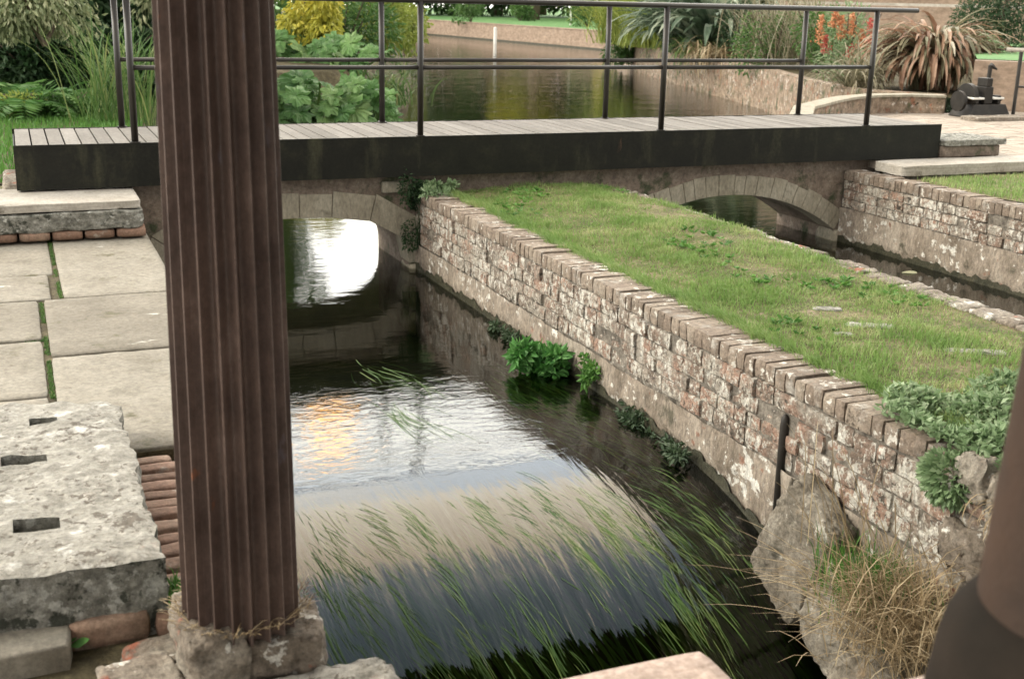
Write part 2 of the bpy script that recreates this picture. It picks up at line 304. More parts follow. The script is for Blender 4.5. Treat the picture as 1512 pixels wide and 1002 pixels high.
def stone(mb, c, size, rot=0., n=4, k=8, rough=.05, tilt=0., r=None, taper=0., wear=0.):
    """rough rounded block of real thickness; rough = bump height as a share of the smallest side"""
    V, Fc = cube_template(n)
    g = np.sign(V)*np.abs(V)**.85
    nrm = (np.abs(g)**k).sum(1)**(1./k); P = g/nrm[:, None]
    s = np.asarray(size, float)/2; Q = P*s
    a = min(size)*rough; off = rng.random(3)*50; ms = max(min(size), .05); q0 = Vector(off)
    fs = (1.3/ms, 3.2/ms, 9./ms) if n > 5 else (1.6/ms,)
    d = np.array([sum((np.array(mn.noise_vector(Vector(p)*f_+q0))*w_ for f_, w_ in zip(fs, (1.0, .9, .6))), np.zeros(3)) for p in Q])
    Q = Q+d*a*1.3
    if wear > 0:
        corner = np.clip((np.abs(P).sum(1)-1.7), 0, 2)[:, None]; Q = Q*(1-wear*corner*rng.random((len(Q), 1)))
    if taper: Q[:, 0] *= 1-taper*(Q[:, 2]/s[2]+1)/2; Q[:, 1] *= 1-taper*(Q[:, 2]/s[2]+1)/2
    if tilt: ct, st = math.cos(tilt), math.sin(tilt); Q = Q@np.array([[1, 0, 0], [0, ct, st], [0, -st, ct]])
    cr_, sr = math.cos(rot), math.sin(rot); Q = Q@np.array([[cr_, sr, 0], [-sr, cr_, 0], [0, 0, 1]])
    mb.add(Q+np.asarray(c, float), Fc, r)
def basis(d):
    d = d/np.linalg.norm(d, axis=1)[:, None]; a = np.cross(d, rng.normal(size=d.shape)); a /= np.linalg.norm(a, axis=1)[:, None]
    return d, a, np.cross(d, a)
def leaves(mb, C, D, L, W, r=None, fold=.25):
    """folded pointed leaves: base C, direction D, length L, width W"""
    n = len(C); d, a, b = basis(np.asarray(D, float)); L = np.broadcast_to(L, n)[:, None]; W = np.broadcast_to(W, n)[:, None]
    V = np.stack([C, C+d*L*.45+a*W*.5+b*W*fold, C+d*L, C+d*L*.45-a*W*.5+b*W*fold], 1).reshape(-1, 3)
    mb.addmany(V, 4, [(0, 1, 2), (0, 2, 3)], rng.random(n) if r is None else r)
def blob_points(n, c, rad, shell=.45):
    d = rng.normal(size=(n, 3)); d /= np.linalg.norm(d, axis=1)[:, None]
    q = (shell+(1-shell)*rng.random(n)**.6)[:, None]
    return np.asarray(c)+d*q*np.asarray(rad), d
def grass_blades(mb, P, h, wd, lean=.5, bias=(0, 0)):
    n = len(P); az = rng.random(n)*2*PI; H = h*(.5+.8*rng.random(n)); ln = lean*rng.random(n)
    dx = np.cos(az)*ln+bias[0]; dy = np.sin(az)*ln+bias[1]
    fa = rng.random(n)*PI; w = np.stack([np.cos(fa), np.sin(fa), np.zeros(n)], 1)*wd/2
    m1 = P+np.stack([dx*H*.35, dy*H*.35, H*.55], 1); tip = P+np.stack([dx*H, dy*H, H*(1-.3*ln)], 1)
    V = np.stack([P-w, P+w, m1+w*.8, m1-w*.8, tip], 1).reshape(-1, 3)
    idx = np.array([(0, 1, 2, 3)]); k = 5; base = mb.n
    r = rng.random(n)
    f4 = (np.arange(n)[:, None]*k+np.array([[0, 1, 2, 3]])+base).tolist(); f3 = (np.arange(n)[:, None]*k+np.array([[3, 2, 4]])+base).tolist()
    mb.v.append(V); mb.f.extend(f4); mb.f.extend(f3); mb.r.append(np.repeat(r, k)); mb.n += len(V)
def strap(mb, base, az, length, rise, width, droop=1., seg=7, r=None, twist=0., tiprand=0.):
    """long arching leaf: starts at angle rise (rad from horizontal) and bends down"""
    p = np.asarray(base, float); el = rise; V = []; st = length/seg
    for i in range(seg+1):
        t = i/seg; w = width*(.55+.9*t)*(1-t)**.5*1.2+.0008 if t < 1 else .001
        sd_ = np.array([-math.sin(az+twist*t), math.cos(az+twist*t), 0]); nv = np.array([-math.sin(el)*math.cos(az), -math.sin(el)*math.sin(az), math.cos(el)])
        V += [p-sd_*w/2+nv*w*.18, p.copy(), p+sd_*w/2+nv*w*.18]
        p = p+st*np.array([math.cos(el)*math.cos(az), math.cos(el)*math.sin(az), math.sin(el)])
        el -= droop*(t+.25)*2.2/seg
    Fc = [(i*3+j, i*3+j+1, (i+1)*3+j+1, (i+1)*3+j) for i in range(seg) for j in (0, 1)]
    mb.add(V, Fc, rng.random() if r is None else r)

# ------------------------------------------------------------------ levels (deck top is z = 0)
WZ = -1.15; BANK = -.50; PAVE = -.62; RGR = -.45
def zs(x, y):
    s = max(0., -3.9-y)
    return WZ-.063*min(s, 2.5)**3-1.2*max(0, s-2.5)

# ------------------------------------------------------------------ SETTING
mb = MB()
ys = [-3.9-.1*i for i in range(36)]
sheet(mb, lambda a, b: (a, b, zs(a, b)), [-.3+.15*i for i in range(19)], ys[::-1], .5)
mb.add([(-.3, -3.9, WZ), (2.4, -3.9, WZ), (2.4, .5, WZ), (-.3, .5, WZ)], [(0, 1, 2, 3)], .5)
mb.add([(4.1, -14, WZ), (6.9, -14, WZ), (6.9, .5, WZ), (4.1, .5, WZ)], [(0, 1, 2, 3)], .5)
mb.add([(-.3, .5, WZ), (6.9, .5, WZ), (60, 20, WZ), (60, 112, WZ), (-12, 112, WZ), (-12, 9, WZ)], [(0, 1, 2, 3, 4, 5)], .5)
tag(mb.build('water', 'water', smooth=True), kind='structure')
mb = MB()
sheet(mb, lambda a, b: (a, b, -1.75 if b > -4.6 else min(-1.75, zs(a, b)-.28)), [-14, -.3, 2.4, 62], [-14, -7.4, -6.6, -6, -5.4, -5, -4.6, 0, 112], .5)
tag(mb.build('river_bed', 'bed', smooth=False), kind='structure')

# pond outline
LB = [(0., 1.2), (.35, 3.5), (.9, 6.5), (1.3, 9.5), (2.2, 11.6), (3.7, 12.3), (5.4, 12.6), (6.9, 15), (8.7, 20.3), (10.3, 25.6)]
LB += [tuple(float(v) for v in at(px, py, WZ)[:2]) for px, py in ((592, 80), (584, 62), (574, 47))]; print('LB', LB)
def lbx(y): return float(np.interp(y, [p[1] for p in LB], [p[0] for p in LB]))
def near_left(y): return -.45 if y < 9 else -.45+min(.35, (y-9)*.05)
# left ground beyond the bridge, rising gently from the water's edge
mb = MB()
yy = [1.2, 2, 3, 4, 5, 6.5, 8, 9.5, 10.5, 11.6, 12.3, 12.8, 14, 15, 17.5, 20.3, 23, 25.6, 30, 34, 40, 48, 58, 68, 80]
offs = [0, .0, .25, .8, 2., 5., 12, 60, 200]
def lg(y, o):
    x = lbx(y)
    z = (-1.75, -1.0, -.7, near_left(y), near_left(y)+.0, near_left(y)+.1, near_left(y)+.25, .4, 1.)[offs2[o]]
    return (x-offs[o], y, z)
offs2 = list(range(9))
sheet(mb, lambda b, a: lg(b, a), yy, list(range(9)), .5)
tag(mb.build('left_ground', 'soil', smooth=True), kind='structure')

# far wall line and lawn behind it
FW0 = at(570, 46, WZ)[:2]; FW1 = at(905, 75.5, WZ)[:2]; print('FW', FW0, FW1)
fd = FW1-FW0; fl = np.linalg.norm(fd); fd /= fl; fnn = np.array([fd[1], -fd[0]]); fnn = fnn if fnn@np.array([1, 1]) > 0 else -fnn
mb = MB()
def flw(u, v):
    p = FW0+fd*(u*(fl+60)-60)+fnn*v; return (p[0], p[1], -.30+.004*min(v, 60))
sheet(mb, flw, [i/12 for i in range(13)], [.25, 1, 3, 8, 20, 45, 90, 400], .5)
mb.add([(-300, 60, .0), (FW0[0]-1, FW0[1]-6, -.31), (FW0[0]-1, FW0[1]+4, -.31), (-20, 500, .2), (-400, 400, 2)], [(0, 1, 2, 3, 4)], .5)
tag(mb.build('far_lawn', 'lawn', smooth=True), kind='structure')

# ground to the right of the pond
mb = MB()
RW = []
for (px, pb) in [(908, 76), (943, 103), (1000, 121), (1070, 141), (1142, 161)]: a = at(px, pb, WZ); RW.append((float(a[0]), float(a[1])))
for (px, hd) in [(1200, 24.6), (1262, 22.5), (1330, 21.8), (1402, 21.6)]: a = atd(px, 110, hd); RW.append((float(a[0]), float(a[1])))
V = []
for a, b in RW:
    d = np.array([a-CP[0], b-CP[1]]); d /= np.linalg.norm(d); V += [(a+d[0]*.15, b+d[1]*.15, -.32), (a+d[0]*14, b+d[1]*14, -.28), (a+d[0]*150, b+d[1]*150, .1)]
mb.add(V, [(3*i+k, 3*i+3+k, 3*i+4+k, 3*i+1+k) for i in range(len(RW)-1) for k in (0, 1)], .5)
e0 = V[-3]; e1 = V[-1]; mb.add([e0, (14.5, 3.5, -.37), (60, -10, -.37), (160, 10, .0), e1], [(0, 1, 2, 3, 4)], .5)
tag(mb.build('flower_bed', 'soil'), kind='structure')
WPX = [at(px, py, -.07) for px, py in ((1095, 178), (1150, 167), (1200, 156), (1240, 146), (1262, 142), (1300, 139), (1345, 138.5), (1397, 140))]
WW = [(7.10, 1.25)]+[(float(p[0]), float(p[1])) for p in WPX if p[0] > 7.3]; print('WW', WW)
TX = [7.06]+[p[0] for p in WW if p[0] > 7.1]+[60]; TY = [1.3]+[p[1]+.12 for p in WW if p[0] > 7.1]+[WW[-1][1]+3.]
mb = MB()
for i in range(60):                      # brick paved terrace right of the bridge, one course after another
    y0 = -.40+i*.1
    x = 7.05+rng.random()*-.1
    while x < 15:
        if y0 > float(np.interp(x, TX, TY))-.05: x += .21; continue
        L = .21; box(mb, max(x, 7.05), x+L-.006, y0+.003, y0+.096, -.42, -.345+rng.normal()*.0015, rng.random()); x += L
o = mb.build('brick_terrace', 'brick_paving'); tag(o, kind='structure')
WL = list(zip(TX, TY))
mb = MB(); n_ = len(WL); V = [(x, -.43, z) for z in (-1.9, -.352) for x, y in WL]+[(x, y, z) for z in (-1.9, -.352) for x, y in WL]
mb.add(V, [(n_+i, n_+i+1, 3*n_+i+1, 3*n_+i) for i in range(n_-1)]+[(3*n_+i, 3*n_+i+1, 2*n_+i+1, 2*n_+i) for i in range(n_-1)]+[(i, i+1, n_+i+1, n_+i) for i in range(n_-1)], .5); tag(mb.build('terrace_base', 'mortar'), kind='structure')
mb = MB(); sheet(mb, lambda a, b: (a, b, RGR+.015*math.sin(3*a)*math.sin(2*b)), [7.02+.5*i for i in range(30)], [-14+.5*i for i in range(28)], .5)
tag(mb.build('right_lawn', 'bank_turf', smooth=True), kind='structure')
# the grass bank between the two channels
def bz(x, y): return BANK+.02*math.sin(2.3*x+.7*y)+.014*math.sin(1.1*y+3)+.03*math.sin(PI*min(1, max(0, (x-2.5)/1.6)))
mb = MB(); sheet(mb, lambda a, b: (a, b, bz(a, b) if 2.46 < a < 4.1 else -.56), [2.42, 2.47]+[2.5+.1*i for i in range(16)]+[4.08, 4.12], [-9+.15*i for i in range(61)], .5)
box(mb, 2.5, 4.08, -9, .1, -1.9, -.6, .5)
tag(mb.build('grass_bank', 'bank_turf', smooth=True), kind='structure')
# soil under the left paving
mb = MB(); box(mb, -6, -.03, -5.0, .3, -1.9, -.70, .5); box(mb, -6, -.24, -12, -5.001, -1.9, -.70, .5); tag(mb.build('paving_base', 'soil'), kind='structure')
mb = MB(); mb.add([(-9, 1.15, -.46), (-.02, 1.15, -.46), (-.02, .1, -.46), (-9, .1, -.46)], [(3, 2, 1, 0)], .5)
tag(mb.build('step_ground', 'bank_turf'), kind='structure')
# flagstones
mb = MB(); box(mb, -3.2, -.03, -4.94, -.05, -.69, PAVE-.014, .5); tag(mb.build('joint_sand', 'soil'), kind='structure')
mb = MB()
def flagst(x0, x1, y0, y1, r):
    stone(mb, ((x0+x1)/2, (y0+y1)/2, PAVE-.045+rng.normal()*.002), (x1-x0, y1-y0, .09), n=14, k=70, rough=.02, r=r)
for (x0, x1, y0, y1) in [(-.665, .0, -2.285, -.06), (-.775, .0, -3.50, -2.31), (-.775, -.02, -4.93, -3.53),
                         (-1.9, -.70, -1.62, -.06), (-1.9, -.735, -2.30, -1.645), (-1.9, -.81, -3.17, -2.33), (-1.9, -.81, -4.13, -3.20), (-1.9, -.81, -4.95, -4.16),
                         (-3.2, -1.93, -1.3, -.06), (-3.2, -1.93, -2.9, -1.33), (-3.2, -1.93, -4.9, -2.93)]:
    flagst(x0, x1, y0, y1, rng.random())
flagst(-3.2, -.82, -6.4, -4.98, .6)
tag(mb.build('paving', 'flag', smooth=True), kind='structure')
mb = MB()
y = -4.99
while y > -6.3:
    p = .085+rng.random()*.02; x = -.85+rng.random()*.06
    while x < -.30:
        L = .2+rng.random()*.05; x1 = min(x+L, -.22)
        stone(mb, ((x+x1)/2, y-p/2, PAVE-.05+rng.normal()*.005), (x1-x-.008, p-.012, .09), n=3, k=9, rough=.06, rot=rng.normal()*.03, r=rng.random()); x = x1+.004
    y -= p
tag(mb.build('brick_edging', 'brick_red', smooth=True), kind='structure')
mb = MB(); box(mb, -7, 3, -14, -7.9, -1.0, -.52, .5); tag(mb.build('viewing_floor', 'flag'), kind='structure')

# ------------------------------------------------------------------ WALLS
def brick_wall(name, label, cat, x0, thick, y0, y1, zt, cap_h, courses, ch, zb, side, capmat='brick_cap', cap_w=.24, pitch=.077, big=False, zwet=WZ+.07, group=None):
    """wall along Y; the face looks towards side (-1: -X). cap = brick on edge laid across"""
    t = empty(name, (x0, (y0+y1)/2, zb), label, cat, group); s = side
    cap = MB(); y = y0
    while y < y1-.02:
        p = pitch*(.85+.3*rng.random()); ww = cap_w*(1+.02*rng.normal())
        stone(cap, (x0-s*(ww/2-.012-rng.random()*.006), y+p/2, zt-cap_h/2+rng.normal()*.004), (ww, p-.005, cap_h), n=4, k=30, rough=.035, rot=rng.normal()*.02, tilt=rng.normal()*.02, r=rng.random(), wear=.03)
        y += p
    cap.build('coping', capmat, t)
    br = MB(); z = zt-cap_h-.006
    for c in range(courses):
        h = ch*(.9+.2*rng.random()); y = y0-rng.random()*.15
        while y < y1:
            L = random.choice((.11, .12, .22, .23, .16))*(.9+.2*rng.random())
            a, b = max(y, y0), min(y+L, y1)
            if b-a > .03:
                stone(br, (x0-s*(.05+rng.normal()*.006), (a+b)/2, z-h/2+rng.normal()*.003), (.12, b-a-.007, h-.007), n=4, k=26, rough=.06, rot=rng.normal()*.02, r=rng.random(), wear=.05)
            y += L
        z -= h
    br.build('brickwork', 'brick', t)
    ba = MB(); nb = int((y1-y0)/.06)
    ysl = np.linspace(y0, y1, nb)
    zl = list(np.linspace(z-.0, zwet, 9))+[zwet-.04, zb]
    def fn(a, b):
        k = (math.sin(7*a+3)*math.sin(11*b)+.6*math.sin(19*a)*math.sin(23*b+1)+.4*math.sin(41*a+2*b))*.006
        return (x0+s*(.006+k*1.5+(.015 if b > zwet-.01 else -.0)), a, b)
    sheet(ba, fn, ysl, zl, .5)
    ba.build('rendered_base', 'render_band', t, smooth=True)
    mo = MB(); X0, X1 = sorted((x0-s*.012, x0-s*thick))
    X0, X1 = sorted((x0-s*.001, x0-s*thick)); box(mo, X0, X1, y0, y1, zb, zt-.035, .5); mo.build('core', 'mortar', t)
    we = MB()
    def fw_(a, b):
        k = (math.sin(9*a)+.7*math.sin(23*a+1)+.5*math.sin(51*a)+.4*math.sin(97*a+2))
        return (x0+s*(.022+.006*math.sin(31*a)*math.sin(40*b)), a, b+(k*.018+.01 if b > WZ else 0))
    if y1 > -4.5:
        sheet(we, lambda a, b: (fw_(a, b)[0], a, fw_(a, WZ+.045)[2]-(WZ-zs(0, a) if x0 < 4 else 0)) if b > WZ else (x0+s*.02, a, b), [q for q in np.linspace(y0, y1, 360)], [zb, WZ+.045], .5)
        we.build('waterline_slime', 'wet_band', t, smooth=True)
    return t
random.seed(3)
wallR = brick_wall('channel_wall', 'brick wall with on-edge brick coping and white lime patches between weir pool and grass bank', 'wall',
                   2.30, .26, -7.3, .10, -.47, .09, 4, .088, -2.9, -1)
wall2 = brick_wall('channel_wall', 'far channel wall, brick above pale render, right of the second arch', 'wall',
                   6.76, .28, -9, .10, -.43, .10, 3, .085, -1.75, -1, cap_w=.20)
# left channel wall, mostly hidden
mb = MB(); sheet(mb, lambda a, b: ((.0 if a > -4.95 else -.22)+.008*math.sin(9*a)*math.sin(13*b), a, b), np.linspace(-7.6, .1, 90), np.linspace(-2.9, -.70, 9), .4)
box(mb, -.3, -.012, -4.96, .1, -2.9, -.705, .5); box(mb, -.5, -.235, -7.6, -4.97, -2.9, -.705, .5)
tag(mb.build('channel_wall', 'render_band', smooth=True), 'plain channel wall under the edge of the left paving slabs', 'wall')
# rubble edge of the bank towards the second channel
mb = MB(); y = -9
while y < -.2:
    p = .10+rng.random()*.12; stone(mb, (4.12+rng.normal()*.006, y+p/2, BANK-.045+rng.normal()*.004), (.16+.03*rng.random(), p*.99, .11), n=6, k=8, rough=.07, rot=rng.normal()*.06, r=rng.random()); y += p
t = empty('bank_edge_wall', (4.12, -4, -1.75), 'low rubble stone edge along the right side of the grass bank', 'wall')
mb.build('rubble_coping', 'rubble', t, smooth=True)
mb = MB(); box(mb, 3.98, 4.16, -9, .1, -1.75, BANK-.06, .5); mb.build('core', 'mortar', t)

# ------------------------------------------------------------------ ARCHED BRIDGE under the walkway
YF, YB = .12, 1.10
arches = [(.20, 2.235, -.655, -1.10), (4.18, 6.70, -.63, -1.03)]
def under(x):
    for a, b, zc, zsn in arches:
        if a <= x <= b:
            h = (b-a)/2; r_ = zc-zsn
            if a < 1:
                u = min(1, abs(x-(a+b)/2)/h); return zc-r_*(1-(1-u**2.8)**(1/2.8))
            R = (h*h+r_*r_)/(2*r_); return zc-R+math.sqrt(max(0, R*R-(x-(a+b)/2)**2))
    return None
t = empty('arched_bridge', (3.4, .6, -1.75), 'low two-arch stone bridge carrying the black footbridge over the channels', 'bridge')
mb = MB(); xs = [-.06]
for a, b, _, _ in arches: xs += [(a+b)/2-(b-a)/2*math.cos(PI*i/40) for i in range(41)]
xs += [7.2]; xs = sorted(xs)
TOP = -.338
for i in range(len(xs)-1):
    x0, x1 = xs[i], xs[i+1]; mid = (x0+x1)/2; u = under(mid)
    if u is None: box(mb, x0, x1, YF, YB, -1.8, TOP, .4)
    else:
        ua, ub = under(x0), under(x1)
        ua = ua if ua is not None else u; ub = ub if ub is not None else u
        mb.add([(x0, YF, ua), (x1, YF, ub), (x1, YB, ub), (x0, YB, ua), (x0, YF, TOP), (x1, YF, TOP), (x1, YB, TOP), (x0, YB, TOP)], [BF[0], BF[1], BF[2], BF[4]], .4)
mb.build('spandrel_wall', 'arch_brick', t)
for ai, (a, b, zc, zsn) in enumerate(arches):
    vs = MB(); cx = (a+b)/2; h = (b-a)/2; ts = [cx-h*math.cos(PI*i/400) for i in range(401)]; C_ = [(x_, under(x_)) for x_ in ts]
    arc = [0]
    for p, q in zip(C_, C_[1:]): arc.append(arc[-1]+math.hypot(q[0]-p[0], q[1]-p[1]))
    def cpt(d_):
        x_ = float(np.interp(d_, arc, ts)); z_ = float(np.interp(d_, arc, [c[1] for c in C_])); x2 = float(np.interp(d_+.01, arc, ts)); z2 = float(np.interp(d_+.01, arc, [c[1] for c in C_]))
        x1 = float(np.interp(d_-.01, arc, ts)); z1 = float(np.interp(d_-.01, arc, [c[1] for c in C_])); l_ = math.hypot(x2-x1, z2-z1); return x_, z_, -(z2-z1)/l_, (x2-x1)/l_
    th = .0
    while th < arc[-1]-.02:
        dth = (.28 if ai == 0 else .14)*(.75+.5*rng.random()); th1 = min(th+dth, arc[-1]); hh = (.215 if ai == 0 else .19)*(1+.04*rng.normal()); q = []
        for yy_ in (YF-.014+rng.normal()*.002, YF+.25):
            for (tt, rr) in ((th+.0025, -.006), (th1-.0025, -.006), (th1-.0025, hh), (th+.0025, hh)):
                x_, z_, nx_, nz_ = cpt(tt); q.append((x_+nx_*rr, yy_, min(z_+nz_*rr, TOP-.03)))
        vs.add(q, [(0, 1, 2, 3), (7, 6, 5, 4), (0, 4, 5, 1), (1, 5, 6, 2), (2, 6, 7, 3), (3, 7, 4, 0)], rng.random()*.6+.2); th = th1
    vs.build('arch_ring', 'arch_stone', t, bevel=.004)
    for xj in (a, b):
        jb = MB(); s_ = -1 if xj == a else 1
        z = zsn
        while z > -1.7:
            hh = .16+rng.random()*.08; stone(jb, (xj+s_*.12, YF+.13, z-hh/2), (.25, .32, hh-.01), n=4, k=12, rough=.03, r=rng.random()*.6); z -= hh
        jb.build('jamb', 'arch_stone', t, smooth=True)
# cracked corner stones above the first arch, by the wall end
mb = MB()
for (x, z, sx, szz, rr) in [(2.10, -.43, .24, .10, 0), (2.30, -.44, .14, .12, .1), (2.33, -.57, .12, .12, -.1)]:
    stone(mb, (x, YF-.0, z), (sx, .06, szz), n=5, k=12, rough=.05, r=rng.random()*.4)
mb.build('corner_stone', 'arch_stone', t, smooth=True)

# ------------------------------------------------------------------ FOOTBRIDGE
t = empty('footbridge', (3.4, .6, -.33), 'black steel footbridge with grey timber boards and round rails crossing both channels', 'bridge')
XL, XR, DW = -.87, 7.82, 1.19
mb = MB(); x = XL+.012
while x < XR-.1:
    g = .012; box(mb, x+g/2, min(x+.118-g/2, XR), .012, DW-.012, -.03+rng.normal()*.0008, .0+rng.normal()*.0012, rng.random()); x += .118
mb.build('deck', 'deck', t)
for (y0, y1) in ((-.0, .010), (DW-.010, DW)):
    mb = MB(); box(mb, XL, XR, y0, y1, -.33, .004, .5)
    f0, f1 = (y0+.01, y0+.09) if y0 < .5 else (y1-.09, y1-.01)
    box(mb, XL+.002, XR-.002, f0, f1, -.328, -.316, .5)
    mb.build('side_beam', 'black_steel', t)
for (xa, xb) in ((XL, XL+.01), (XR-.01, XR)):
    mb = MB(); box(mb, xa, xb, .011, DW-.011, -.33, -.035, .5); mb.build('end_plate', 'black_steel', t)
for k in range(7): mb = MB(); box(mb, .7+1.1*k, .76+1.1*k, .10, DW-.10, -.20, -.035, .5); mb.build('cross_member', 'black_steel', t)
SP = 2.2996; HT = 1.10; HM = .565
for yy_, hx0, hx1 in ((.03, -.25, 7.38), (DW-.03, -.25, 7.38)):
    for k in range(4):
        mb = MB(); tube(mb, [(k*SP, yy_, -.0), (k*SP, yy_, HT-.01)], .0265, 10, .5); po = mb.build('post', 'rail_steel', t, smooth=True)
        mb = MB(); tube(mb, [(k*SP, yy_, .0045), (k*SP, yy_, .012)], .04, 12, .5); f_ = mb.build('foot_plate', 'rail_steel'); f_.parent = po
    mb = MB(); tube(mb, [(hx0, yy_, HT), (hx1, yy_, HT)], .023, 12, .5); mb.build('handrail', 'rail_steel', t, smooth=True)
    for k in range(3):
        mb = MB(); tube(mb, [(k*SP+.02, yy_, HM), ((k+1)*SP-.02, yy_, HM)], .0185, 10, .5); mb.build('mid_rail', 'rail_steel', t, smooth=True)

# ------------------------------------------------------------------ COLUMNS and porch
def fluted(mb, cx, cy, z0, z1, r0, r1, n=22, fl_=.036, az0=0.):
    segs = n*12; rings = 24; V = []
    for i in range(rings+1):
        tt = i/rings; z = z0+(z1-z0)*tt; rr = r0+(r1-r0)*tt
        for k in range(segs):
            a = az0+2*PI*k/segs; ph = (k % 12)/12; prof = math.sin(PI*ph) if ph else 0
            kk = k % 12; q = rr if kk < 2 else rr-fl_*math.sin(PI*(kk-1)/11)**.6
            V.append((cx+q*math.cos(a), cy+q*math.sin(a), z))
    Fc = [(i*segs+k, i*segs+(k+1) % segs, (i+1)*segs+(k+1) % segs, (i+1)*segs+k) for i in range(rings) for k in range(segs)]
    mb.add(V, Fc, .5)
t = empty('iron_column', (-.385, -6.6, -.47), 'rusty fluted iron column standing on broken stones left of the weir', 'column', 'iron columns of the porch')
mb = MB(); fluted(mb, -.385, -6.6, -.52, 2.6, .156, .128, n=20); mb.build('shaft', 'rust', t, smooth=False)
mb = MB(); tube(mb, [(-.385, -6.6, 2.55), (-.385, -6.6, 2.62), (-.385, -6.6, 2.75)], [.135, .19, .21], 24, .5); mb.build('capital', 'rust', t)
t = empty('iron_column', (.345, -8.65, .22), 'brown iron column very close at the right edge, on a dark flared base', 'column', 'iron columns of the porch')
mb = MB(); tube(mb, [(.345, -8.65, .34), (.345, -8.65, .42), (.347, -8.652, .8), (.36, -8.665, 2.6)], [.165, .155, .142, .12], 40, .5); mb.build('shaft', 'rust_brown', t, smooth=True)
mb = MB(); tube(mb, [(.345, -8.65, .262), (.345, -8.65, .345), (.345, -8.65, .385), (.345, -8.65, .41), (.345, -8.65, .43)], [.205, .196, .188, .172, .155], 40, .5); mb.build('base_flange', 'base_iron', t, smooth=True)
mb = MB(); tube(mb, [(.365, -8.67, 2.55), (.365, -8.67, 2.62), (.365, -8.67, 2.75)], [.125, .17, .19], 24, .5); mb.build('capital', 'rust_brown', t)
mb = MB(); stone(mb, (.375, -8.68, -.12), (.48, .48, .76), n=6, k=16, rough=.01)
tag(mb.build('stone_pier', 'pink_slab', smooth=True), 'pinkish stone pier under the near brown column', 'pier')
t = empty('porch_roof', (0, -10, 2.75), 'dark boarded porch roof over the viewer, seen only mirrored in the weir', 'roof')
mb = MB(); box(mb, -1.5, 7, -14, -5.45, 2.86, 2.95, .5)
for i in range(14): box(mb, -1.4+i*.6, -1.3+i*.6, -14, -5.5, 2.76, 2.859, rng.random())
mb.build('boarding', 'dark_timber', t)
mb = MB(); box(mb, -1.5, 7, -6.72, -6.45, 2.62+.14, 2.855, .5); mb.build('edge_beam', 'dark_timber', t)

# ------------------------------------------------------------------ FOREGROUND STONES
# slotted block: built as a grid so that the three slots are real recesses
t = empty('slotted_stone_block', (-1.0, -5.5, PAVE), 'big pale weathered stone block with three rectangular slots, left foreground', 'stone block')
X0, X1, Y0, Y1, ZT, ZB = -1.75, -.555, -6.26, -4.70, -.455, -.74
slots = [(-.89, -.79, -4.985, -4.92), (-.99, -.84, -5.39, -5.31), (-.955, -.82, -5.97, -5.875)]
gx = sorted(set(list(np.linspace(X0, X1, 42))+[v for s in slots for v in s[:2]])); gy = sorted(set(list(np.linspace(Y0, Y1, 56))+[v for s in slots for v in s[2:]]))
def edge(x, y):
    d = min(X1-x, y-Y0, Y1-y); return d
def tp(x, y):
    d = edge(x, y); n_ = .006*math.sin(13*x+5)*math.sin(11*y)+.004*math.sin(37*x+y*9)*math.sin(31*y)+.003*math.sin(71*x)*math.sin(63*y+2)
    k = max(0, .05-d)/.05
    ex = (.007*math.sin(9*y)+.005*math.sin(23*y+1)+.006*math.sin(57*y))*max(0, 1-(X1-x)/.15)
    ey = (.005*math.sin(11*x)+.005*math.sin(31*x))*max(0, 1-min(y-Y0, Y1-y)/.15)
    # worn back right corner
    wc = max(0, 1-math.hypot((X1-x)/.20, (Y1-y)/.14))
    return (x+ex-wc*.05, y+ey-wc*.03, ZT+n_-.010*k*k-wc*.02)
top = MB(); side = MB(); dk = MB(); V = []; ix = {}
def insl(x, y): return any(a-1e-6 < x < b+1e-6 and c-1e-6 < y < d+1e-6 for a, b, c, d in slots)
for i, x in enumerate(gx):
    for j, y in enumerate(gy): ix[(i, j)] = len(V); V.append(tp(x, y))
Fc = [(ix[(i, j)], ix[(i+1, j)], ix[(i+1, j+1)], ix[(i, j+1)]) for i in range(len(gx)-1) for j in range(len(gy)-1) if not insl((gx[i]+gx[i+1])/2, (gy[j]+gy[j+1])/2)]
top.add(V, Fc, .6); top.build('top_face', 'granite', t, smooth=True)
def skirt(pts, rr, dz, amp):
    nl = 9; VV = []
    for q, (x, y, nx, ny) in enumerate(pts):
        bx, by, bz_ = tp(x, y)
        for l_ in range(nl):
            f = l_/(nl-1); n_ = amp*math.sin(17*x+13*y+9*f)*math.sin(7*f+21*x-19*y)*(1 if l_ else 0)
            VV.append((bx+nx*(n_+.012*f), by+ny*(n_+.012*f), bz_+(ZB-bz_)*f))
    side.add(VV, [(q*nl+l_, q*nl+l_+1, (q+1)*nl+l_+1, (q+1)*nl+l_) for q in range(len(pts)-1) for l_ in range(nl-1)], rr)
skirt([(x, Y0, 0, -1) for x in gx], .4, 0, .014); skirt([(X1, y, 1, 0) for y in gy], .4, 0, .012); skirt([(x, Y1, 0, 1) for x in gx[::-1]], .4, 0, .01)
side.build('side_face', 'granite_side', t, smooth=True)
for a, b, c, d in slots:
    dk = MB(); za = ZT-.004; zb_ = ZT-.038
    xs_ = [v for v in gx if a-1e-6 <= v <= b+1e-6]; ys_ = [v for v in gy if c-1e-6 <= v <= d+1e-6]
    ring = [(x, c) for x in xs_]+[(b, y) for y in ys_[1:]]+[(x, d) for x in xs_[::-1][1:]]+[(a, y) for y in ys_[::-1][1:-1]]
    VV = [tp(x, y) for x, y in ring]+[(x, y, zb_) for x, y in ring]; n_ = len(ring)
    dk.add(VV, [(k, (k+1) % n_, n_+(k+1) % n_, n_+k) for k in range(n_)]+[tuple(range(n_, 2*n_))[::-1]], .2)
    dk.build('slot', 'granite_side', t)

